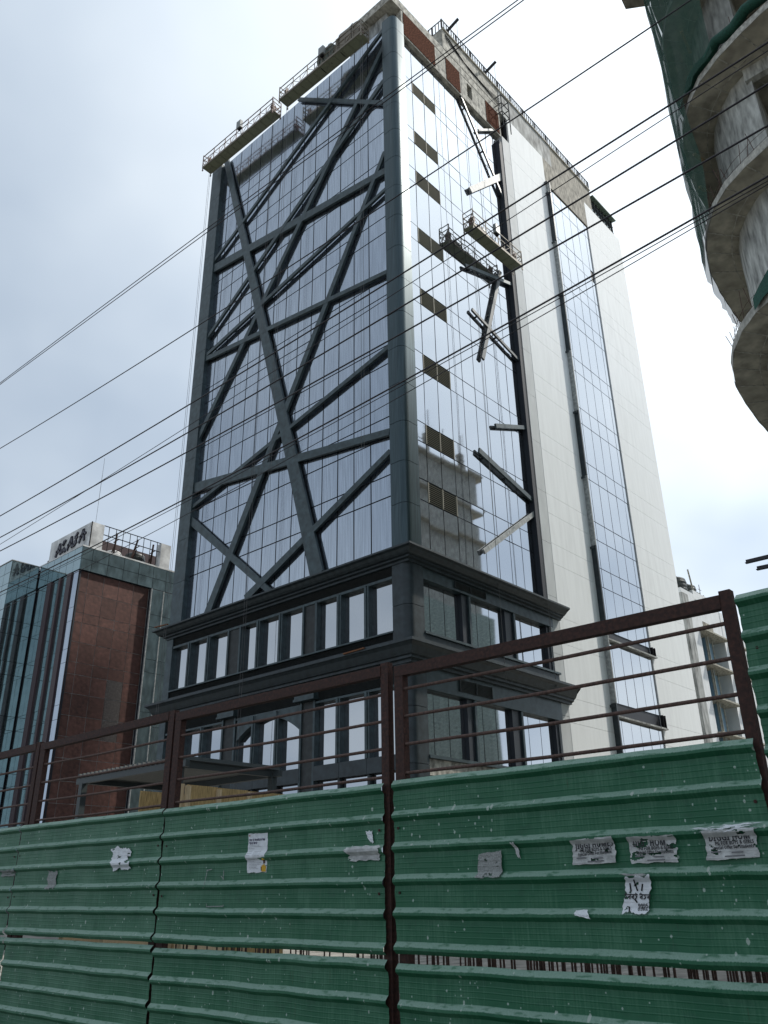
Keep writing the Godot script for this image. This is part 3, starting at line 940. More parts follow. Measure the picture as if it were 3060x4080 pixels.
	for q in [[-27.75, 0.0], [-29.45, 0.35], [-30.75, 0.0]]:
		st = begin()
		bar(st, Vector3(-50.7, 23.1, q[0] + q[1]), Vector3(-50.5, 24.95, q[0]), 0.10, 0.10)
		bar(st, Vector3(-50.75, 24.3, q[0] + 0.05), Vector3(-50.06, 24.35, q[0] + 0.05), 0.05, 0.05)
		bar(st, Vector3(-51.3, 23.1, q[0]), Vector3(-50.55, 24.2, q[0]), 0.06, 0.06)
		part("prop", fin(st), M.rust, fr2)
	# rooftop things
	st = begin()
	abox(st, Vector3(-60, 22.9, -33.4), Vector3(-53.2, 25.3, -27.4))
	single("roof_room", fin(st), M.fin_brown, "plain brown plant room on the office block roof behind the steel frame", "roof room")
	water_tank("water_tank", Vector3(-51.6, 22.9, -30.0), 0.75, 1.15, M.tank, "black ribbed water tank on the office block roof", "")
	water_tank("water_tank", Vector3(-51.5, 22.9, -28.2), 0.62, 0.85, M.sign_white, "white domed water tank on the office block roof", "")
	st = begin()
	tube(st, [Vector3(-52.4, 22.9, -27.0), Vector3(-52.4, 31.4, -27.0)], 0.012, 5)
	tube(st, [Vector3(-52.4, 28.0, -27.0), Vector3(-52.4, 30.0, -27.0)], 0.016, 5)
	single("aerial_mast", fin(st), M.rope, "tall thin aerial mast on the office block roof", "mast")

func water_tank(called: String, at: Vector3, r: float, h: float, m: Material, label: String, group: String) -> void:
	var t := thing(called, label, "water tank", at, group)
	var st := begin()
	var prof := [Vector2(0.01, 0.0), Vector2(r * 0.94, 0.0)]
	for k in 7:
		var y := h * k / 7.0
		prof.append(Vector2(r * (1.0 if k % 2 else 0.955), y + 0.02))
		prof.append(Vector2(r * (1.0 if k % 2 else 0.955), y + h / 7.0 - 0.02))
	for k in 5:
		var a := PI * 0.5 * (k + 1) / 5.0
		prof.append(Vector2(maxf(r * cos(a) * 0.96, r * 0.28), h + sin(a) * r * 0.34))
	lathe(st, at, prof, 22)
	part("tank_body", fin(st), m, t)
	st = begin()
	lathe(st, at, [Vector2(r * 0.3, h + r * 0.30), Vector2(r * 0.3, h + r * 0.44), Vector2(0.01, h + r * 0.46)], 14)
	part("lid", fin(st), m, t)

# ---------------------------------------------------------------- the unfinished concrete building on the right
const RIM := [Vector2(12, -13.9), Vector2(3, -13.95), Vector2(0, -14.1), Vector2(-1.6, -14.3), Vector2(-2.3, -14.5), Vector2(-2.9, -14.75), Vector2(-3.45, -15.07), Vector2(-3.9, -15.5), Vector2(-4.3, -16.1), Vector2(-4.58, -16.75), Vector2(-4.8, -17.5), Vector2(-4.92, -18.4), Vector2(-5.0, -19.5), Vector2(-5.03, -21.0), Vector2(-5.05, -26.0), Vector2(-5.05, -34.0), Vector2(-5.05, -45.0), Vector2(-5.05, -56.0)]
const INNER := [Vector2(-2.5, -15.52), Vector2(-3.0, -15.76), Vector2(-3.4, -16.15), Vector2(-3.75, -16.62), Vector2(-4.0, -17.2), Vector2(-4.18, -18.1), Vector2(-4.36, -19.3), Vector2(-4.45, -21.0), Vector2(-4.5, -26.0), Vector2(-4.5, -55.0)]
func ribbon(st: SurfaceTool, line: Array, y0: float, y1: float, off := 0.0, seed_no := 0, amp := 0.0) -> void:
	var r := RandomNumberGenerator.new()
	r.seed = seed_no
	var A := []
	var B := []
	for k in line.size():
		var p: Vector2 = line[k]
		var q: Vector2 = line[mini(k + 1, line.size() - 1)]
		var o: Vector2 = line[maxi(k - 1, 0)]
		var f := (q - o).normalized()
		var nrm := Vector2(f.y, -f.x)
		if nrm.dot(p - Vector2(2, -30)) < 0.0:
			nrm = -nrm
		var a := p + nrm * (off + r.randf_range(-amp, amp))
		var b := p + nrm * (off + r.randf_range(-amp, amp))
		A.append(Vector3(a.x, y0 + r.randf_range(-amp, amp), a.y))
		B.append(Vector3(b.x, y1 + r.randf_range(-amp, amp), b.y))
	for k in line.size() - 1:
		quad(st, A[k], B[k], B[k + 1], A[k + 1])
func densify(line: Array, step: float) -> Array:
	var out := []
	for k in line.size() - 1:
		var a: Vector2 = line[k]
		var b: Vector2 = line[k + 1]
		var n := maxi(1, int(ceil(a.distance_to(b) / step)))
		for s in n:
			out.append(a.lerp(b, float(s) / n))
	out.append(line[-1])
	return out

func build_unfinished_building() -> void:
	var t := thing("unfinished_building", "raw concrete building with rounded corner balconies and stained plaster walls", "building", Vector3(3, 0, -34))
	var plan := RIM.duplicate()
	plan.append(Vector2(12, -56))
	var st := begin()
	for h in [2.1, 5.4, 8.7, 12.0, 15.3, 18.6, 21.9, 25.2, 28.5, 31.8, 35.1]:
		st = begin()
		# the floors below the balconies stand back a little
		var rim_here := RIM.map(func(p: Vector2) -> Vector2: return p + (Vector2(0.35, -0.3) if h < 11.0 and p.x < -1.0 else Vector2.ZERO))
		plan = rim_here.duplicate()
		plan.append(Vector2(12, -56))
		prism(st, plan, h, h + 0.13)
		var slab := part("floor_slab", fin(st), M.soffit, t)
		st = begin()
		ribbon(st, densify(rim_here.slice(2), 0.35), h - 0.01, h + 0.17, 0.012, int(h * 10), 0.008)
		ribbon(st, densify(rim_here.slice(2), 0.35), h + 0.16, h + 0.13, -0.12, int(h * 10), 0.0)
		part("slab_edge", fin(st), M.slab_edge, slab)
		# seams between the shuttering boards of the underside
		st = begin()
		var rim := densify(rim_here.slice(2, 15), 1.15)
		for k in rim.size():
			var p: Vector2 = rim[k]
			var q := p.move_toward(Vector2(-0.5, -21.0), 1.6)
			bar(st, Vector3(p.x, h - 0.003, p.y), Vector3(q.x, h - 0.003, q.y), 0.025, 0.012)
		for k in rim.size() - 1:
			var p := Vector2(rim[k]).move_toward(Vector2(-0.5, -21.0), 0.62)
			var q := Vector2(rim[k + 1]).move_toward(Vector2(-0.5, -21.0), 0.62)
			bar(st, Vector3(p.x, h - 0.003, p.y), Vector3(q.x, h - 0.003, q.y), 0.02, 0.010)
		part("board_seam", fin(st), M.slab_edge, slab)
		# starter bars along the slab edge
		if h > 11.0 and h < 26.0:
			st = begin()
			var pts := densify(RIM.slice(3, 14), 0.22)
			for k in pts.size():
				var p: Vector2 = pts[k]
				if rng.randf() < 0.25:
					continue
				var b := Vector3(lerpf(p.x, -1.0, 0.02), h + 0.2, lerpf(p.y, -30.0, 0.006))
				tube(st, [b, b + Vector3(rng.randf_range(-0.12, 0.12), rng.randf_range(0.35, 0.8), rng.randf_range(-0.12, 0.12))], 0.007, 4)
			for yy in [0.36, 0.52]:
				var ln := []
				for k in range(0, pts.size(), 3):
					ln.append(Vector3(lerpf(pts[k].x, -1.0, 0.02), h + yy + rng.randf_range(-0.05, 0.05), lerpf(pts[k].y, -30.0, 0.006)))
				tube(st, ln, 0.006, 4)
			part("rebar", fin(st), M.rod, slab)
	# walls between the floors
	for h in [0.0, 2.3, 5.6, 8.9, 12.2, 15.5, 18.8, 22.1, 25.4, 28.7, 32.0]:
		st = begin()
		var top: float = 2.1 if h == 0.0 else h + 3.1
		ribbon(st, densify(INNER, 0.4), h - 0.01, top, 0.0, 5, 0.0)
		quad(st, Vector3(-2.5, h, -15.52), Vector3(-2.5, top, -15.52), Vector3(-2.62, top, -17.1), Vector3(-2.62, h, -17.1))
		part("wall", fin(st), M.plaster, t)
		st = begin()
		abox(st, Vector3(-2.62, top - 0.35, -15.62), Vector3(6.0, top, -15.45))
		part("door_beam", fin(st), M.plaster, t)
	st = begin()
	abox(st, Vector3(-2.62, 0, -54.8), Vector3(11.8, 35.1, -18.2))
	part("inner_wall", fin(st), M.cement_brown, t)
	# ragged columns and bars on the unfinished top
	for k in 9:
		var z := -18.0 - 4.5 * k
		st = begin()
		abox(st, Vector3(-4.2, 35.3, z - 0.25), Vector3(-3.7, 35.3 + rng.randf_range(0.8, 2.6), z + 0.25))
		for b in 6:
			var q := Vector3(-4.2 + 0.1 * b, 36.0, z + rng.randf_range(-0.2, 0.2))
			tube(st, [q, q + Vector3(rng.randf_range(-0.4, 0.4), rng.randf_range(1.5, 3.2), rng.randf_range(-0.4, 0.4))], 0.012, 4)
		part("stub_column", fin(st), M.concrete, t)
	# scaffold poles over the long side
	for k in 16:
		st = begin()
		var z := -20.0 - 2.2 * k
		tube(st, [Vector3(-4.7, 35.0, z), Vector3(-4.7 + rng.randf_range(-0.3, 0.3), 35.2 + rng.randf_range(1.5, 5.5), z + rng.randf_range(-0.3, 0.3))], 0.04, 5)
		if k % 2 == 0:
			tube(st, [Vector3(-4.75, 36.2, z + 0.4), Vector3(-4.75, 36.3, z - 2.8)], 0.035, 5)
		part("scaffold_pole", fin(st), M.rail, t)
	# green safety nets
	var nets := [[18.75, 25.6, 5, 15, 0.10, 3], [15.2, 19.0, 7, 15, 0.08, 4], [22.0, 34.0, 12, 17, 0.12, 5], [5.0, 22.0, 14, 18, 0.10, 6]]
	var labels := ["green safety net hung round the curved balcony corner, upper length", "green safety net sagging between the two lower curved balconies", "green safety net draped over the upper long side of the concrete building", "green safety net draped over the lower long side of the concrete building"]
	for k in nets.size():
		var n: Array = nets[k]
		st = begin()
		var line := densify(RIM.slice(n[2], n[3]), 0.22)
		var rows := 6
		for r in rows:
			var ya := lerpf(n[0], n[1], float(r) / rows)
			var yb := lerpf(n[0], n[1], float(r + 1) / rows)
			net_strip(st, line, ya, yb, n[4], n[5], n[0], n[1])
		single("safety_net", fin(st), M.net if k < 2 else M.net_pale, labels[k], "net", "green safety nets on the concrete building")
	# bunched net on the third slab, and the fold that hangs from the lowest one
	st = begin()
	var roll := []
	for k in 15:
		var f := k / 14.0
		var p: Vector2 = densify(RIM.slice(2, 8), 0.2)[int(f * (densify(RIM.slice(2, 8), 0.2).size() - 1))]
		roll.append(Vector3(p.x + 0.05, 19.0 + 0.09 * sin(k * 2.1), p.y + 0.03))
	tube(st, roll, 0.13, 8)
	single("net_roll", fin(st), M.net_solid, "bunched dark green net lying along a curved slab edge", "net")
	st = begin()
	var rows2 := []
	for k in 7:
		var f := k / 6.0
		rows2.append(Vector3(lerpf(-2.2, -3.45, f), lerpf(12.9, 12.3, f * f), lerpf(-14.42, -15.02, f)))
	for k in 6:
		var a: Vector3 = rows2[k]
		var b: Vector3 = rows2[k + 1]
		var d := Vector3(0.03 * (k % 2), -0.75 + 0.07 * k, 0.06 + 0.05 * (k % 2))
		var e := Vector3(0.03 * ((k + 1) % 2), -0.75 + 0.07 * (k + 1), 0.06 + 0.05 * ((k + 1) % 2))
		quad(st, a + d, a, b, b + e)
		quad(st, a, a + Vector3(0.1, 0.02, -0.3), b + Vector3(0.1, 0.02, -0.3), b)
	single("net_fold", fin(st), M.net_solid, "bright green net fold hanging over the lowest curved slab edge", "net")
	# formwork deck and props high on the corner
	var f1 := thing("formwork_deck", "brown formwork deck with props jutting out at the top of the curved corner", "formwork", Vector3(-5.5, 25.4, -15.5))
	st = begin()
	var p0 := on_y(2493, 37, 25.4)
	var p1 := on_y(2585, 23, 25.4)
	hexa_free(st, [p0, p1, p1 + Vector3(1.0, 0, 1.6), p0 + Vector3(0.2, 0, 1.6)], Vector3(0, 0.12, 0))
	hexa_free(st, [p1 + Vector3(0, -0.05, 0), Vector3(-4.6, 25.35, -17.0), Vector3(-2.5, 25.35, -14.3), p1 + Vector3(1.0, -0.05, 1.6)], Vector3(0, 0.1, 0))
	part("deck", fin(st), M.cement_brown, f1)
	for q in [[2572, 20, 2640, 225], [2590, 30, 2645, 185], [2602, 120, 2640, 240], [2632, 0, 2662, 90]]:
		st = begin()
		tube(st, [on_x(q[0], q[1], -5.25), on_x(q[2], q[3], -5.12)], 0.035, 6)
		part("prop", fin(st), M.rust, f1)
	# timber stubs under the net
	for q in [[2715, 125, 2750, 210, 21.6], [2765, 615, 2802, 640, 18.3], [2787, 745, 2812, 760, 18.0]]:
		st = begin()
		bar(st, on_y(q[0], q[1], q[4]), on_y(q[2], q[3], q[4]), 0.07, 0.07)
		part("prop", fin(st), M.timber, f1)

func net_strip(st: SurfaceTool, line: Array, ya: float, yb: float, off: float, sd: int, y0: float, y1: float) -> void:
	var A := []
	var B := []
	for k in line.size():
		var p: Vector2 = line[k]
		var q: Vector2 = line[mini(k + 1, line.size() - 1)]
		var o: Vector2 = line[maxi(k - 1, 0)]
		var f := (q - o).normalized()
		var nrm := Vector2(f.y, -f.x)
		if nrm.dot(p - Vector2(2, -30)) < 0.0:
			nrm = -nrm
		for j in 2:
			var y: float = ya if j == 0 else yb
			var s := (y - y0) / (y1 - y0)
			var d := off + 0.06 * sin(k * 1.3 + sd) * sin(s * PI * 2.0) - 0.05 * sin(s * PI) + 0.055 * absf(sin(k * 0.85 + 0.5 * sin(y * 1.3))) + 0.02 * sin(k * 2.9 + y * 1.7)
			var v := Vector3(p.x + nrm.x * d, y, p.y + nrm.y * d)
			if j == 0:
				A.append(v)
			else:
				B.append(v)
	for k in line.size() - 1:
		quad(st, A[k], B[k], B[k + 1], A[k + 1])

# ---------------------------------------------------------------- the old apartment block behind the tower
func build_far_building() -> void:
	var t := thing("apartment_block", "old pale blue and white apartment block with concrete sunshade ledges", "building", Vector3(-27, 0, -64))
	var st := begin()
	abox(st, Vector3(-33, 0, -74), Vector3(-22.9, 20.6, -56.0))
	part("core", fin(st), M.blue_wall, t)
	block("pier", Vector3(-23.5, 0, -57.0), Vector3(-21.95, 20.6, -56.0), M.cement, t)
	block("pier", Vector3(-23.5, 0, -58.25), Vector3(-22.0, 20.6, -57.0), M.old_white, t)
	block("pier", Vector3(-23.5, 0, -63.3), Vector3(-22.0, 20.6, -62.75), M.old_white, t)
	block("pier", Vector3(-23.5, 0, -74.0), Vector3(-22.0, 19.6, -66.6), M.old_white, t)
	block("top_wall", Vector3(-23.4, 18.25, -62.75), Vector3(-22.03, 21.3, -58.25), M.old_white, t)
	block("parapet", Vector3(-33.0, 20.6, -60.0), Vector3(-22.0, 20.95, -56.0), M.old_white, t)
	for y in [18.2, 15.75, 13.35, 10.95, 8.5, 6.1]:
		block("ledge", Vector3(-23.0, y, -62.8), Vector3(-21.6, y + 0.12, -58.2), M.ledge, t)
		block("ledge", Vector3(-23.0, y, -66.6), Vector3(-21.6, y + 0.12, -63.4), M.ledge, t)
		block("window", Vector3(-23.0, y - 1.9, -59.0), Vector3(-22.87, y - 0.35, -58.4), M.pane_dark, t)
		block("window", Vector3(-23.0, y - 1.9, -61.3), Vector3(-22.87, y - 0.35, -60.9), M.pane_dark, t)
		block("window_jamb", Vector3(-23.0, y - 2.25, -60.4), Vector3(-22.3, y, -60.25), M.blue_wall, t)
	st = begin()
	for q in [[-59.9, 0.06], [-59.6, 0.05], [-60.7, 0.05]]:
		tube(st, [Vector3(-22.2, 0, q[0]), Vector3(-22.2, 21.5, q[0])], q[1], 7)
	part("drain_pipe", fin(st), M.ledge, t)
	block("dirt_patch", Vector3(-22.04, 18.3, -60.9), Vector3(-22.015, 19.1, -59.1), M.cement_brown, t)
	water_tank("water_tank", Vector3(-22.9, 20.95, -57.3), 0.85, 0.95, M.tank, "black water tank on the apartment block, nearer the white wall", "")
	water_tank("water_tank", Vector3(-22.9, 20.95, -59.4), 0.7, 0.95, M.tank, "smaller black water tank on the apartment block beside the aerial", "")
	st = begin()
	tube(st, [Vector3(-22.3, 20.9, -60.4), Vector3(-22.3, 22.3, -60.4)], 0.025, 5)
	tube(st, [Vector3(-22.3, 21.9, -60.7), Vector3(-22.3, 21.9, -60.1)], 0.02, 5)
	single("roof_aerial", fin(st), M.rope, "small cross-shaped aerial on the apartment block roof", "aerial")
	st = begin()
	tube(st, [Vector3(-22.1, 18.6, -59.2), Vector3(-22.1, 22.9, -58.2)], 0.06, 6)
	single("bamboo_pole", fin(st), M.ledge, "pale slanting pole leaning on the apartment block roof edge", "pole")

# ---------------------------------------------------------------- suspended work platforms
func platform(label: String, a: Vector3, b: Vector3, out: Vector3, rust_rails: Material, rope_top: float, rope_bottom: float) -> void:
	# a, b: the inner bottom edge; out: from the wall outwards, as wide as the deck
	var mid := (a + b) * 0.5
	var t := thing("suspended_platform", label, "work platform", mid, "suspended work platforms")
	var u := (b - a).normalized()
	var L := (b - a).length()
	var w := out.length()
	var n := out / w
	var bas := Basis(u, Vector3.UP, n)
	if bas.determinant() < 0.0:
		bas = Basis(u, Vector3.UP, n)
	var P := func(l: float, y: float, d: float) -> Vector3:
		return a + u * l + Vector3.UP * y + n * d
	var st := begin()
	hexa_free(st, [P.call(0, 0, 0), P.call(L, 0, 0), P.call(L, 0, w), P.call(0, 0, w)], Vector3.UP * 0.04)
	var k := 0.0
	while k < L:
		bar(st, P.call(k + 0.02, -0.015, 0.01), P.call(k + 0.02, -0.015, w - 0.01), 0.03, 0.03)
		k += 0.62
	part("deck", fin(st), M.olive, t)
	st = begin()
	for d in [0.0, w]:
		bar(st, P.call(0, 0.06, d), P.call(L, 0.06, d), 0.03, 0.16)
	part("toe_board", fin(st), M.gondola_pale, t)
	for d in [0.0, w]:
		st = begin()
		var top := 1.08 if d > 0.0 else 0.95
		bar(st, P.call(0, top, d), P.call(L, top, d), 0.045, 0.045)
		bar(st, P.call(0, top * 0.62, d), P.call(L, top * 0.62, d), 0.035, 0.035)
		var bays := int(L / 0.62)
		for j in bays + 1:
			var l := L * j / bays
			bar(st, P.call(l, 0.05, d), P.call(l, top if j % 2 == 0 else top * 0.62, d), 0.035 if j % 2 else 0.05, 0.035)
			if j < bays:
				var l2 := L * (j + 1) / bays
				if j % 2 == 0:
					bar(st, P.call(l, top * 0.62, d), P.call(l2, 0.1, d), 0.022, 0.022)
				else:
					bar(st, P.call(l, 0.1, d), P.call(l2, top * 0.62, d), 0.022, 0.022)
		part("guard_rail", fin(st), rust_rails, t)
	for l in [0.0, L]:
		st = begin()
		for d in [0.0, w]:
			bar(st, P.call(l, -0.02, d), P.call(l, 1.2, d), 0.05, 0.05)
		for yy in [0.05, 0.45, 0.85, 1.2]:
			bar(st, P.call(l, yy, 0), P.call(l, yy, w), 0.04, 0.04)
		bar(st, P.call(l, 0.05, 0), P.call(l, 0.85, w), 0.03, 0.03)
		bar(st, P.call(l, 0.85, 0), P.call(l, 0.05, w), 0.03, 0.03)
		# castor
		for d in [0.02, w - 0.02]:
			bar(st, P.call(l, -0.02, d), P.call(l, -0.16, d), 0.05, 0.05)
			obox(st, Transform3D(Basis(u, Vector3.UP, n), P.call(l, -0.2, d)), Vector3(0.11, 0.11, 0.05))
		part("end_frame", fin(st), rust_rails, t)
		# hoist with its rope
		st = begin()
		var li := 0.35 if l == 0.0 else L - 0.35
		obox(st, Transform3D(Basis(u, Vector3.UP, n), P.call(li, 0.42, w * 0.5)), Vector3(0.26, 0.5, 0.26))
		obox(st, Transform3D(Basis(u, Vector3.UP, n), P.call(li, 0.78, w * 0.5)), Vector3(0.2, 0.22, 0.34))
		bar(st, P.call(li, 0.05, w * 0.5), P.call(li, 1.15, w * 0.5), 0.06, 0.06)
		part("hoist", fin(st), M.gondola, t)
		st = begin()
		tube(st, [P.call(li, 0.4, w * 0.5), Vector3(P.call(li, 0, w * 0.5).x, rope_top, P.call(li, 0, w * 0.5).z)], 0.012, 4)
		tube(st, [P.call(li, 0.4, w * 0.5), Vector3(P.call(li, 0, w * 0.5).x - 0.02, rope_bottom, P.call(li, 0, w * 0.5).z)], 0.011, 4)
		tube(st, [P.call(li + 0.16, 0.4, w * 0.5), Vector3(P.call(li + 0.16, 0, w * 0.5).x, rope_bottom, P.call(li, 0, w * 0.5).z)], 0.011, 4)
		part("rope", fin(st), M.rope, t)
	# control box hung on the outer rail
	st = begin()
	obox(st, Transform3D(Basis(u, Vector3.UP, n), P.call(L * 0.56, 1.0, w + 0.12)), Vector3(0.42, 0.62, 0.22))
	part("control_box", fin(st), M.box_grey, t)
	st = begin()
	obox(st, Transform3D(Basis(u, Vector3.UP, n), P.call(L * 0.56, 0.62, w + 0.1)), Vector3(0.2, 0.16, 0.14))
	bar(st, P.call(L * 0.56, 0.55, w + 0.05), P.call(L * 0.58, 0.1, w + 0.03), 0.03, 0.03)
	part("cable_gland", fin(st), M.dark, t)

func bundle(label: String, c: Vector3, s: Vector3, m: Material) -> void:
	# a lumpy wrapped bundle
	var t := thing("wrapped_bundle", label, "bundle", c - Vector3.UP * s.y * 0.5)
	var st := begin()
	var nu := 14
	var nv := 8
	var pt := func(i: int, j: int) -> Vector3:
		var a := TAU * i / nu
		var b := -PI * 0.5 + PI * j / nv
		var e := 0.45
		var cx := signf(cos(a)) * pow(absf(cos(a)), e) * pow(maxf(cos(b), 0.0), e)
		var cz := signf(sin(a)) * pow(absf(sin(a)), e) * pow(maxf(cos(b), 0.0), e)
		var cy := signf(sin(b)) * pow(absf(sin(b)), e)
		var j2 := 1.0 + 0.06 * sin(i * 2.3 + j * 1.7 + c.x)
		return c + Vector3(cx * s.x, cy * s.y, cz * s.z) * 0.5 * j2
	for i in nu:
		for j in nv:
			quad(st, pt.call(i, j), pt.call(i, j + 1), pt.call(i + 1, j + 1), pt.call(i + 1, j))
	part("wrapping", fin(st), m, t)
	for f in [-0.25, 0.25]:
		st = begin()
		var ring := []
		for k in 13:
			var a := TAU * k / 12.0
			ring.append(c + Vector3(s.x * f, signf(sin(a)) * pow(absf(sin(a)), 0.5) * s.y * 0.53, signf(cos(a)) * pow(absf(cos(a)), 0.5) * s.z * 0.53))
		tube(st, ring, 0.018, 5)
		part("strap", fin(st), M.dark, t)

func build_platforms() -> void:
	platform("long work platform hanging at the tower's top left, its deck empty", Vector3(-38.35, 48.33, -24.72), Vector3(-30.82, 47.98, -24.72), Vector3(0, 0, 0.72), M.gondola, 49.75, 3.0)
	platform("long work platform hanging under the roof, loaded with wrapped bundles", Vector3(-30.15, 48.31, -24.72), Vector3(-22.85, 47.92, -24.72), Vector3(0, 0, 0.72), M.gondola_pale, 49.75, 20.0)
	platform("work platform hanging halfway up the tower's bright side glass", Vector3(-21.1, 36.25, -35.75), Vector3(-21.1, 36.15, -30.75), Vector3(0.70, 0, 0), M.gondola_pale, 54.2, 10.0)
	bundle("rounded grey tarpaulin bundle on the loaded work platform", Vector3(-26.0, 48.86, -24.35), Vector3(1.5, 1.5, 0.68), M.tarp)
	bundle("long flat crate bundle at the end of the loaded work platform", Vector3(-24.15, 48.80, -24.35), Vector3(2.1, 1.55, 0.68), M.gondola_pale)
	bundle("small grey sack on the work platform by the side glass", Vector3(-20.75, 36.55, -31.9), Vector3(0.5, 0.6, 0.9), M.box_grey)

# ---------------------------------------------------------------- things on the site
func build_site_things() -> void:
	# pergola of steel slats
	var t := thing("pergola", "low dark steel pergola with a flat slatted roof", "pergola", Vector3(-16.6, 0, -11.35))
	var st := begin()
	var y := 3.86
	for z in [-10.1, -12.55]:
		st = begin()
		abox(st, Vector3(-18.7, y + 0.03, z - 0.05), Vector3(-14.45, y + 0.16, z + 0.05))
		part("beam", fin(st), M.pergola, t)
	for x in [-18.45, -14.72]:
		st = begin()
		abox(st, Vector3(x - 0.05, y + 0.034, -12.5), Vector3(x + 0.05, y + 0.156, -10.15))
		part("beam", fin(st), M.pergola, t)
		for z in [-10.1, -12.55]:
			block("post", Vector3(x - 0.07, 0, z - 0.07), Vector3(x + 0.07, y + 0.03, z + 0.07), M.pergola, t)
	for k in 24:
		var x := lerpf(-18.55, -14.6, k / 23.0)
		block("slat", Vector3(x - 0.03, y + 0.165, -12.62), Vector3(x + 0.03, y + 0.25, -10.02), M.pergola, t, Vector3(0, 0, 0.25))
	# loose boards left on the cornices
	for q in [[1369.0, 2606.0, 1452.0, 2582.0, -24.44, "loose rusty board lying on the lower cornice"], [618.0, 2500.0, 668.0, 2487.0, -24.44, "rusty strip on the end of the upper cornice"]]:
		st = begin()
		bar(st, on_z(q[0], q[1], q[4]), on_z(q[2], q[3], q[4]), 0.10, 0.05)
		single("loose_board", fin(st), M.orange_rust, q[5], "board", "boards left on the cornices")
	# plywood box
	var c := thing("plywood_box", "tall plywood formwork box with pale timber battens behind the hoarding", "box", Vector3(-13.5, 0, -10))
	for k in 3:
		block("panel", Vector3(-13.03, 0.2, [-9.79, -10.5, -11.5][k]), Vector3(-13.0, 3.35 - 0.01 * k, [-9.12, -9.81, -10.52][k]), M.ply, c)
	for z in [-9.12, -9.80, -10.51]:
		block("batten", Vector3(-12.995, 0.2, z - 0.05), Vector3(-12.95, 3.33 - (0.02 if z < -9.5 else 0.0), z + 0.05), M.timber, c)
	block("end_board", Vector3(-13.06, 0.2, -9.08), Vector3(-13.02, 3.36, -8.76), M.timber, c)
	block("back_board", Vector3(-14.0, 0.0, -11.5), Vector3(-13.97, 3.3, -8.8), M.ply, c)
	block("base", Vector3(-14.0, 0.0, -11.5), Vector3(-13.0, 0.2, -8.8), M.timber, c)
	# standing reinforcement seen through the slot of the hoarding
	var r := RandomNumberGenerator.new()
	r.seed = 9
	for grp in [[-4.4, -0.9, 190, "dense stand of rusty reinforcing bars behind the hoarding slot"], [-7.2, -5.2, 45, "thin stand of rusty reinforcing bars behind the plainer hoarding bay"]]:
		var b := thing("rebar_stand", grp[3], "rebar", Vector3((grp[0] + grp[1]) * 0.5 - 0.8, 0, -5.9), "reinforcement behind the hoarding")
		st = begin()
		for k in grp[2]:
			var p := Vector3(r.randf_range(grp[0], grp[1]) - 0.8, 0, r.randf_range(-6.5, -5.3))
			tube(st, [p, p + Vector3(r.randf_range(-0.03, 0.03), r.randf_range(1.4, 1.75), r.randf_range(-0.03, 0.03))], 0.008, 5)
		part("bars", fin(st), M.rod, b)
		st = begin()
		for yy in [0.3, 0.8]:
			for z in [-5.5, -6.2]:
				tube(st, [Vector3(grp[0] - 0.85, yy, z), Vector3(grp[1] - 0.75, yy, z)], 0.008, 5)
		part("ties", fin(st), M.rod, b)
	for q in [[-12.5, -8.6, -7.0], [-12.0, -8.2, -7.35], [-11.0, -6.6, -7.7]]:
		st = begin()
		obox(st, Transform3D(Basis(Vector3.UP, 0.1 * q[2]), Vector3((q[0] + q[1]) * 0.5 - 1.5, 0.60, q[2])), Vector3(q[1] - q[0], 1.2, 0.05))
		single("plank_stack", fin(st), M.timber, ["pale timber board on edge, closest behind the hoarding slot", "pale timber board on edge, between two others behind the slot", "longest timber board on edge, farthest behind the hoarding slot"][int((-q[2] - 6.9) / 0.3)], "planks", "timber boards behind the hoarding")
	# steel post with two arms beside the tall sheet
	var p := thing("steel_post", "dark drilled steel arms reaching in beside the tall green sheet", "post", Vector3(-1.02, 0, -4.35))
	st = begin()
	abox(st, Vector3(-1.06, 0.1, -4.39), Vector3(-0.98, 3.5, -4.31))
	part("upright", fin(st), M.wire, p)
	for q in [[2972.5, 2239.0, 3140.0, 2200.0], [3016.5, 2265.0, 3140.0, 2243.0]]:
		st = begin()
		var a := on_z(q[0], q[1], -4.4)
		var b2 := on_z(q[2], q[3], -4.4)
		bar(st, a, Vector3(-1.0, b2.y, -4.4), 0.006, 0.022)
		bar(st, a + Vector3(0, -0.011, 0.011), Vector3(-1.0, b2.y - 0.011, -4.389), 0.022, 0.004)
		part("arm", fin(st), M.wire, p)

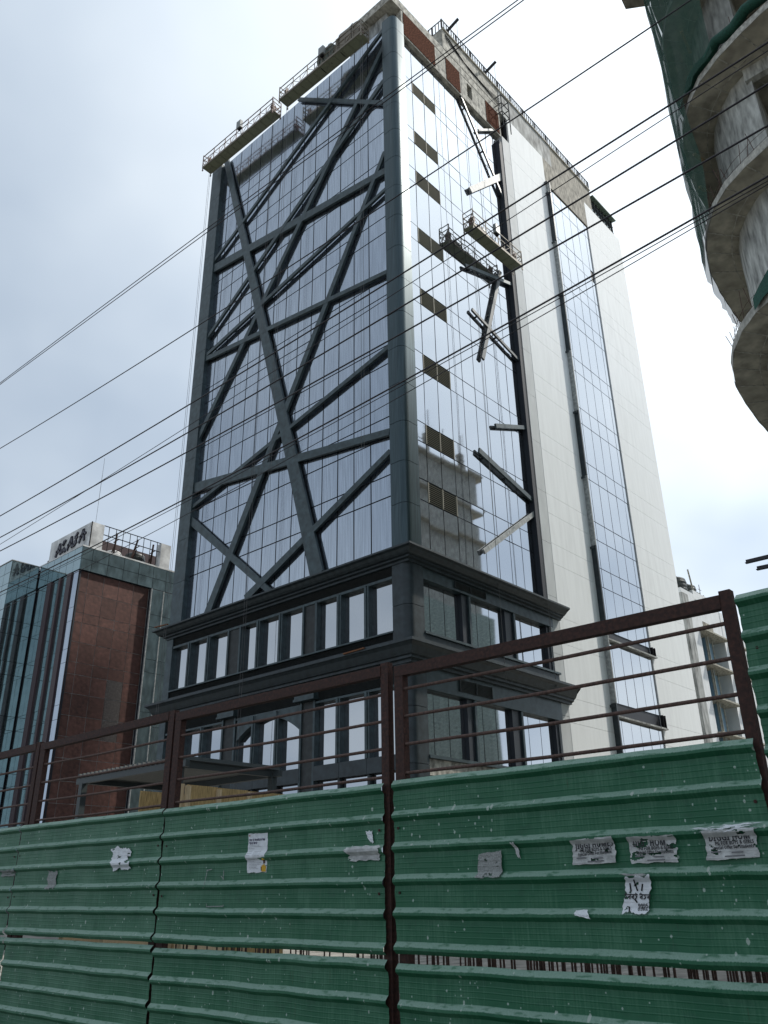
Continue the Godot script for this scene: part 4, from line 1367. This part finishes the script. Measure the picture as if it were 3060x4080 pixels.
# ---------------------------------------------------------------- the green hoarding
const PITCH := 0.199
func rib_depth(d: float) -> float:   # d: metres below the sheet's top edge; how far the metal stands out
	var t := fposmod(d, PITCH)
	if t < 0.030:
		return 0.030 * t / 0.030
	if t < 0.048:
		return 0.030
	if t < 0.072:
		return 0.030 * (1.0 - (t - 0.048) / 0.024)
	for c in [0.104, 0.134, 0.166]:
		if absf(t - c) < 0.005:
			return 0.0016 * (1.0 - absf(t - c) / 0.005)
	return 0.0
func sheet_mesh(x0: float, x1: float, top: float, ribs: int, z: float, sd: int) -> ArrayMesh:
	var ds := []
	for k in ribs + 1:
		for t in [0.0, 0.030, 0.048, 0.072, 0.099, 0.104, 0.109, 0.129, 0.134, 0.139, 0.161, 0.166, 0.171]:
			if k == ribs and t > 0.072:
				break
			ds.append(k * PITCH + t)
	var st := begin()
	var n := FastNoiseLite.new()
	n.seed = sd
	n.frequency = 0.6
	var cols := 30
	var P := func(i: int, d: float) -> Vector3:
		var x := lerpf(x0, x1, float(i) / cols)
		var w := n.get_noise_2d(x * 2.0, d * 1.2)
		var e := 0.0
		if i == 0 or i == cols:
			e = 0.012 * n.get_noise_2d(d * 9.0, sd * 3.0 + i)
		return Vector3(x + e, top - d + 0.007 * n.get_noise_2d(x * 1.5, 40.0) - 0.004 * w, z + rib_depth(d) + 0.014 * w)
	for i in cols:
		for k in ds.size() - 1:
			var q := [P.call(i, ds[k + 1]), P.call(i, ds[k]), P.call(i + 1, ds[k]), P.call(i + 1, ds[k + 1])]
			var nn: Vector3 = (q[2] - q[0]).cross(q[1] - q[0]).normalized()
			for v in [0, 1, 2, 0, 2, 3]:
				var p: Vector3 = q[v]
				st.set_normal(nn)
				st.set_uv(Vector2(p.x / 2.8 + sd * 0.37, ds[k + (1 if v == 0 or v == 3 else 0)] / (7.0 * PITCH)))
				st.add_vertex(p)
	return fin(st)
func screws(x0: float, x1: float, top: float, ribs: int, z: float) -> ArrayMesh:
	var st := begin()
	for k in ribs:
		if k % 2 == 0:
			continue
		for x in [x0 + 0.05, x1 - 0.05]:
			lathe_z(st, Vector3(x + rng.randf_range(-0.01, 0.01), top - k * PITCH - 0.11, z + 0.0005), 0.009, 0.006)
	return fin(st)
func lathe_z(st: SurfaceTool, c: Vector3, r: float, h: float) -> void:
	for s in 8:
		var a := TAU * s / 8.0
		var b := TAU * (s + 1) / 8.0
		var p := c + Vector3(cos(a), sin(a), 0) * r
		var q := c + Vector3(cos(b), sin(b), 0) * r
		var hh := Vector3(0, 0, h)
		quad(st, p, q, q + hh, p + hh)
		tri(st, c + hh, q + hh, p + hh)

func build_hoarding() -> void:
	var labels := ["green corrugated hoarding bay with a torn grey scrap, meeting the brown-tiled block's view", "green corrugated hoarding bay with a crumpled torn white paper", "green corrugated hoarding bay with a printed job notice on it", "green corrugated hoarding bay with three torn advertising bills"]
	labels[0] = "green corrugated hoarding bay at the end, past the crumpled white paper"
	var bays := [[-12.2, -9.46, 1], [-9.44, -6.76, 1], [-6.73, -4.10, 2], [-4.015, -1.53, 0]]
	for k in bays.size():
		var x0: float = bays[k][0]
		var x1: float = bays[k][1]
		var t := thing("hoarding_bay", labels[k], "hoarding", Vector3((x0 + x1) * 0.5, 0, -4.53), "green hoarding bays")
		var z := -4.515 - 0.006 * (k % 2)
		var lift: float = [0.0, 0.005, -0.005, 0.0][k]
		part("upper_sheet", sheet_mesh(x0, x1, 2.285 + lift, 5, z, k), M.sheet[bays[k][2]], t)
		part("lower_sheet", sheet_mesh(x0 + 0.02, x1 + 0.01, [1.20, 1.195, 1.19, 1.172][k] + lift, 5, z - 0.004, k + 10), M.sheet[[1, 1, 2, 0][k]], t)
		part("screw", screws(x0, x1, 2.285 + lift, 5, z), M.rust, t)
		# steel frame behind and above the sheets
		var zl := -4.57
		var left: float = [-12.15, -9.29, -6.70, -3.965][k]
		var right: float = [-9.42, -6.82, -4.105, -1.545][k]
		var h: float = [3.17, 3.16, 3.13, 3.08][k]
		var w: float = [0.05, 0.055, 0.045, 0.040][k]
		block("post", Vector3(left - w, 0, zl - 0.03), Vector3(left + w, h - 0.004, zl + 0.03), M.rust, t)
		block("post", Vector3(right - w * 0.8, 0, zl - 0.028), Vector3(right + w * 0.8, h + 0.012, zl + 0.028), M.rust, t)
		block("top_rail", Vector3(left - w + 0.001, h - 0.075, zl - 0.027), Vector3(right - w * 0.79, h + 0.002, zl + 0.033), M.rust, t, Vector3(0, 0, [0.0, 0.004, -0.006, -0.010][k]))
		for yy in [2.91, 2.715, 2.52, 2.325]:
			var st := begin()
			tube(st, [Vector3(left, yy + 0.01, zl + 0.01), Vector3((left + right) * 0.5, yy - 0.004, zl + 0.012), Vector3(right, yy, zl + 0.01)], 0.012, 6)
			part("rod", fin(st), M.rod, t)
		for yy in [1.23, 0.3]:
			block("cross_rail", Vector3(left + w, yy - 0.03 - 0.12 * float(yy > 1.0), zl - 0.02), Vector3(right - w, yy + 0.03 - 0.12 * float(yy > 1.0), zl + 0.02), M.rod, t)
	# taller sheet at the end
	var tall := thing("tall_sheet", "taller green corrugated sheet standing beside the rusty frame's end post", "hoarding", Vector3(-0.5, 0, -4.53))
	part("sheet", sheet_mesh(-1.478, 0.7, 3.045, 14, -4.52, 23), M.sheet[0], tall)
	part("screw", screws(-1.478, 0.7, 3.045, 14, -4.52), M.rust, tall)
	block("post", Vector3(-0.6, 0, -4.6), Vector3(-0.5, 3.0, -4.54), M.rust, tall)

# ---------------------------------------------------------------- papers on the hoarding
func sheet_z(p: Vector3) -> float:
	var top := 2.285 if p.y > 1.23 else 1.172
	return -4.513 + rib_depth(top - p.y) + 0.006
# a pasted paper from its four corners in the photograph (TL, TR, BR, BL); tear 0..1
func paper(called: String, label: String, category: String, c: Array, m: Material, sd: int, tear: float, group := "", hole := 0.0) -> Node3D:
	var q := []
	for k in 4:
		q.append(on_z(c[k][0], c[k][1], -4.49))
	var base: Vector3 = (q[0] + q[1] + q[2] + q[3]) * 0.25
	var t := thing(called, label, category, base, group)
	var n := FastNoiseLite.new()
	n.seed = sd
	n.frequency = 1.0
	var st := begin()
	var nu := 30
	var nv := 30
	var P := func(i: int, j: int) -> Vector3:
		var u := float(i) / nu
		var v := float(j) / nv
		# ragged rim
		var ru := u + tear * n.get_noise_2d(v * 2.4, 3.0 + 10.0 * roundf(u)) * pow(absf(2.0 * u - 1.0), 3.0)
		var rv := v + tear * n.get_noise_2d(u * 2.4, 30.0 + 10.0 * roundf(v)) * pow(absf(2.0 * v - 1.0), 3.0)
		var a: Vector3 = q[0].lerp(q[1], ru)
		var b: Vector3 = q[3].lerp(q[2], ru)
		var p := a.lerp(b, rv)
		p.z = sheet_z(p) + 0.004 * n.get_noise_2d(u * 3.0, v * 3.0)
		return p
	for i in nu:
		for j in nv:
			if hole > 0.0 and n.get_noise_2d((i + 0.5) / nu * 2.2 + 50.0, (j + 0.5) / nv * 3.0) > 0.62 - hole:
				continue
			quad(st, P.call(i, j + 1), P.call(i, j), P.call(i + 1, j), P.call(i + 1, j + 1))
	part("sheet", fin(st), m, t)
	return t
func lettering(parent: Node3D, words: String, c: Array, u: float, v: float, height: float, m: Material, bold := true, squeeze := 1.0) -> void:
	# words placed with their left baseline at (u, v) of the paper's frame
	var q := []
	for k in 4:
		q.append(on_z(c[k][0], c[k][1], -4.49))
	var a: Vector3 = q[0].lerp(q[1], u).lerp(q[3].lerp(q[2], u), v)
	var dir: Vector3 = (q[1] - q[0]).normalized()
	var f := SystemFont.new()
	f.font_names = PackedStringArray(["Droid Sans"])
	f.font_weight = 700 if bold else 400
	var tm := TextMesh.new()
	tm.font = f
	tm.text = words
	tm.font_size = 32
	tm.pixel_size = height / 24.0
	tm.depth = 0.0004
	tm.horizontal_alignment = HORIZONTAL_ALIGNMENT_LEFT
	tm.vertical_alignment = VERTICAL_ALIGNMENT_CENTER
	tm.curve_step = 2.0
	var o := part("lettering", tm, m, parent)
	var pos := a
	pos.z = sheet_z(a) + 0.004
	o.transform = Transform3D(Basis(dir * squeeze, Vector3(-dir.y, dir.x, 0), Vector3.BACK), pos + o.position)
func strokes(parent: Node3D, called: String, c: Array, lines: Array, w: float, m: Material) -> void:
	var q := []
	for k in 4:
		q.append(on_z(c[k][0], c[k][1], -4.49))
	var st := begin()
	for l in lines:
		var a: Vector3 = q[0].lerp(q[1], l[0]).lerp(q[3].lerp(q[2], l[0]), l[1])
		var b: Vector3 = q[0].lerp(q[1], l[2]).lerp(q[3].lerp(q[2], l[2]), l[3])
		a.z = sheet_z(a) + 0.0035
		b.z = sheet_z(b) + 0.0035
		bar(st, a, b, w, 0.0006, Vector3.BACK)
	part(called, fin(st), m, parent)
# Devanagari-like strokes: headline, verticals and loops of each letter, in units of the line's height
func hindi(parent: Node3D, c: Array, u0: float, v0: float, uw: float, vh: float, word_breaks: Array, w: float, m: Material) -> void:
	var lines := []
	for wb in word_breaks:
		var a: float = u0 + uw * wb[0]
		var b: float = u0 + uw * wb[1]
		lines.append([a, v0, b, v0])
		var n: int = wb[2]
		for k in n:
			var x := lerpf(a, b, (k + 0.75) / n)
			var xl := lerpf(a, b, (k + 0.2) / n)
			if (k * 7 + n) % 3 != 1:
				lines.append([x, v0, x, v0 + vh])
				lines.append([xl, v0 + vh * 0.45, x, v0 + vh * 0.4])
				lines.append([xl, v0 + vh * 0.45, lerpf(xl, x, 0.4), v0 + vh * 0.8])
			else:
				lines.append([lerpf(xl, x, 0.5), v0, lerpf(xl, x, 0.5), v0 + vh * 0.35])
				lines.append([lerpf(xl, x, 0.5), v0 + vh * 0.35, x, v0 + vh * 0.6])
				lines.append([x, v0 + vh * 0.6, xl, v0 + vh * 0.95])
			if k % 3 == 0:
				lines.append([xl, v0 - vh * 0.35, x, v0])
	strokes(parent, "lettering", c, lines, w, m)

func build_papers() -> void:
	var c := [[984.0, 3322.0], [1061.0, 3316.0], [1055.0, 3475.0], [977.0, 3477.0]]
	var t := paper("notice", "printed job notice with a worker in yellow helmet, pasted on the green sheet", "notice", c, M.paper, 1, 0.03)
	hindi(t, c, 0.07, 0.155, 0.80, 0.045, [[0.0, 0.17, 2], [0.22, 0.30, 1], [0.34, 0.80, 6], [0.84, 1.0, 2]], 0.0032, M.ink_violet)
	hindi(t, c, 0.07, 0.235, 0.42, 0.05, [[0.0, 0.45, 2], [0.52, 1.0, 2]], 0.0034, M.ink_violet)
	var small := []
	for l in [[0.06, 0.31, 0.62], [0.06, 0.345, 0.7], [0.06, 0.39, 0.35], [0.06, 0.455, 0.22], [0.38, 0.47, 0.72], [0.38, 0.51, 0.62], [0.38, 0.545, 0.8], [0.38, 0.58, 0.75], [0.05, 0.51, 0.3], [0.05, 0.56, 0.27], [0.10, 0.675, 0.45], [0.07, 0.725, 0.38], [0.07, 0.755, 0.74], [0.10, 0.795, 0.68], [0.10, 0.83, 0.52], [0.10, 0.87, 0.52], [0.10, 0.905, 0.6]]:
		var x: float = l[0]
		while x < l[2] - 0.02:
			var e := minf(x + 0.03 + 0.05 * absf(sin(x * 40.0 + l[1] * 30.0)), l[2])
			small.append([x, l[1], e, l[1]])
			x = e + 0.018
	strokes(t, "fine_print", c, small, 0.0017, M.ink_grey)
	strokes(t, "emblem", c, [[0.05, 0.055, 0.11, 0.055], [0.06, 0.04, 0.06, 0.075]], 0.006, M.orange)
	strokes(t, "worker_vest", c, [[0.80, 0.82, 0.80, 0.985], [0.87, 0.80, 0.87, 0.985], [0.94, 0.84, 0.94, 0.985]], 0.016, M.yellow)
	strokes(t, "worker_face", c, [[0.86, 0.70, 0.86, 0.785], [0.89, 0.70, 0.89, 0.78], [0.735, 0.86, 0.75, 0.96]], 0.010, M.brown_skin)
	strokes(t, "worker_helmet", c, [[0.80, 0.685, 0.94, 0.675], [0.83, 0.66, 0.92, 0.652]], 0.010, M.yellow)
	# three torn bills
	var bills := [
		[[[2273.0, 3350.0], [2440.0, 3331.0], [2450.0, 3437.0], [2276.0, 3447.0]], "small torn grey bill headed JIGGI HOMES, first of three from the centre post", "JIGGI HOMES", 0.08],
		[[[2498.0, 3336.0], [2686.0, 3326.0], [2696.0, 3433.0], [2511.0, 3441.0]], "torn grey advertising bill split across its middle, between the other two bills", "DIG   HOM", 0.06],
		[[[2797.0, 3312.0], [3003.0, 3296.0], [3022.0, 3416.0], [2812.0, 3428.0]], "torn grey advertising bill with a ragged white strip above, beside the end post", "DIGGI HOM", 0.06]]
	for k in 3:
		var b: Array = bills[k]
		var p := paper("bill", b[1], "poster", b[0], M.paper_old, 40 + k, 0.045, "torn advertising bills", [0.26, 0.36, 0.20][k])
		lettering(p, b[2], b[0], 0.08, 0.25, 0.034, M.ink, true, 0.84)
		lettering(p, "PG FOR BOYS & GIRLS", b[0], 0.20, 0.45, 0.018, M.ink, true, 0.80)
		lettering(p, "Special Offer For Students", b[0], 0.14, 0.60, 0.0165, M.ink, true, 0.76)
		strokes(p, "fine_print", b[0], [[0.5, 0.78, 0.72, 0.78], [0.36, 0.90, 0.74, 0.90], [0.1, 0.74, 0.3, 0.73]], 0.006, M.ink_grey)
	paper("paper_scrap", "ragged white strip of paper above the bill by the end post", "paper", [[2790.0, 3296.0], [2990.0, 3276.0], [2998.0, 3306.0], [2795.0, 3318.0]], M.paper, 61, 0.5, "", 0.5)
	c = [[2492.0, 3494.0], [2588.0, 3492.0], [2583.0, 3640.0], [2478.0, 3634.0]]
	t = paper("bill", "clawed white loan bill with Hindi letters and digits below the grey bills", "poster", c, M.paper, 70, 0.14, "", 0.18)
	hindi(t, c, -0.02, 0.50, 1.04, 0.13, [[0.0, 0.52, 4], [0.58, 1.0, 3]], 0.0055, M.ink)
	lettering(t, "9995", c, 0.56, 0.81, 0.022, M.ink, true, 0.9)
	lettering(t, "0266", c, 0.58, 0.92, 0.022, M.ink, true, 0.9)
	for l in [[0.36, 0.08, 0.50, 0.40], [0.16, 0.18, 0.24, 0.42], [0.68, 0.2, 0.66, 0.40], [0.40, 0.62, 0.52, 0.72], [0.22, 0.84, 0.28, 0.97]]:
		strokes(t, "tear", c, [l], 0.008, M.dark)
	paper("paper_scrap", "torn paper edge left just above the clawed loan bill", "paper", [[2472.0, 3481.0], [2572.0, 3480.0], [2578.0, 3491.0], [2490.0, 3489.0]], M.paper_old, 71, 0.3)
	paper("paper_scrap", "small folded white paper corner, alone on the sheet beside the loan bill", "paper", [[2291.0, 3627.0], [2338.0, 3624.0], [2356.0, 3663.0], [2293.0, 3646.0]], M.paper, 72, 0.1)
	paper("paper_scrap", "white label bent over a rib next to the centre post", "paper", [[1379.0, 3376.0], [1506.0, 3366.0], [1511.0, 3424.0], [1386.0, 3431.0]], M.paper_old, 73, 0.14)
	paper("paper_scrap", "curled white tag above the bent label by the centre post", "paper", [[1449.0, 3312.0], [1476.0, 3309.0], [1482.0, 3360.0], [1466.0, 3352.0]], M.paper, 74, 0.15)
	paper("paper_scrap", "crumpled torn white paper on the bay past the job notice", "paper", [[440.0, 3382.0], [512.0, 3374.0], [516.0, 3460.0], [446.0, 3464.0]], M.paper, 75, 0.20, "", 0.30)
	paper("paper_scrap", "scraped grey patch of old paper near the torn bills", "paper", [[1900.0, 3404.0], [1990.0, 3387.0], [1996.0, 3494.0], [1897.0, 3497.0]], M.residue, 76, 0.06, "", 0.22)
	paper("paper_scrap", "faded pale paper strip on the bay with the crumpled paper", "paper", [[186.0, 3470.0], [220.0, 3466.0], [214.0, 3540.0], [180.0, 3543.0]], M.residue, 77, 0.2)
	paper("paper_scrap", "dirty paper remnant on the end hoarding bay", "paper", [[0.0, 3468.0], [58.0, 3464.0], [54.0, 3488.0], [0.0, 3492.0]], M.residue, 78, 0.2, "", 0.4)
	paper("paper_scrap", "curled beige paper sliver between the scraped patch and the bills", "paper", [[2036.0, 3360.0], [2052.0, 3356.0], [2068.0, 3420.0], [2056.0, 3416.0]], M.paper_old, 79, 0.2)
	c = [[818.0, 3465.0], [890.0, 3460.0], [888.0, 3612.0], [812.0, 3616.0]]
	t = thing("glue_marks", "square outline of white glue left by a removed notice", "glue marks", on_z(852, 3540, -4.49))
	for l in [[0.0, 0.02, 0.3, 0.0], [0.05, 0.0, 0.02, 0.35], [0.95, 0.05, 0.92, 0.3], [0.8, 0.2, 0.95, 0.28], [0.02, 0.35, -0.1, 0.5], [0.05, 0.98, 0.95, 0.99], [0.05, 0.9, 0.06, 0.99], [0.93, 0.95, 0.95, 1.0]]:
		strokes(t, "glue", c, [l], 0.006, M.residue)

# ---------------------------------------------------------------- wires overhead
func build_wires() -> void:
	var names := ["topmost overhead wire crossing the tower's highest storeys, upper of a close pair", "topmost overhead wire crossing the tower's highest storeys, lower of a close pair", "single overhead wire next below the topmost pair", "thick overhead wire that passes just above the side work platform", "thin slack overhead wire running just below a thick one and crossing the next", "thick overhead wire that crosses the side work platform", "thick overhead wire between the platform wire and the lowest bundle", "upper thick wire of the lowest overhead bundle", "middle thin wire of the lowest overhead bundle", "lowest thin overhead wire of the bundle"]
	var w := [
		[0, 1526, 1500, 413, 2063, 0, 0.009, -7.0], [0, 1532, 1500, 430, 2086, 0, 0.009, -7.03], [0, 1787, 1500, 836, 2753, 0, 0.010, -7.1],
		[0, 2056, 1500, 1154, 3060, 169, 0.012, -7.2], [0, 2169, 1500, 1216, 3060, 202, 0.006, -7.26], [0, 2141.6, 1500, 1282, 3060, 334.5, 0.012, -7.3],
		[0, 2195.6, 1500, 1384.7, 3060, 500, 0.012, -7.4], [0, 2360, 1500, 1577.6, 3060, 702, 0.012, -7.5], [0, 2374, 1500, 1592, 3060, 720, 0.006, -7.55], [0, 2432, 1500, 1633, 3060, 734, 0.006, -7.6]]
	for k in w.size():
		var q: Array = w[k]
		var a := on_z(q[0], q[1], q[7])
		var b := on_z(q[2], q[3], q[7])
		var c := on_z(q[4], q[5], q[7])
		var st := begin()
		var pts := []
		for s in 61:
			var x := lerpf(-32.0, 14.0, s / 60.0)
			var la := (x - b.x) * (x - c.x) / ((a.x - b.x) * (a.x - c.x))
			var lb := (x - a.x) * (x - c.x) / ((b.x - a.x) * (b.x - c.x))
			var lc := (x - a.x) * (x - b.x) / ((c.x - a.x) * (c.x - b.x))
			pts.append(Vector3(x, a.y * la + b.y * lb + c.y * lc, q[7]))
		tube(st, pts, q[6], 6)
		single("overhead_wire", fin(st), M.wire, names[k], "wire", "overhead wires across the street")
	for x in [-32.0, 14.0]:
		var t := thing("utility_pole", "grey utility pole that ends the overhead wires, on the %s side" % ("office block" if x < 0.0 else "concrete building"), "pole", Vector3(x, 0, -7.3), "utility poles")
		var st := begin()
		lathe(st, Vector3(x, 0, -7.3), [Vector2(0.16, 0.0), Vector2(0.10, 17.0), Vector2(0.01, 17.0)], 10)
		part("shaft", fin(st), M.cement, t)
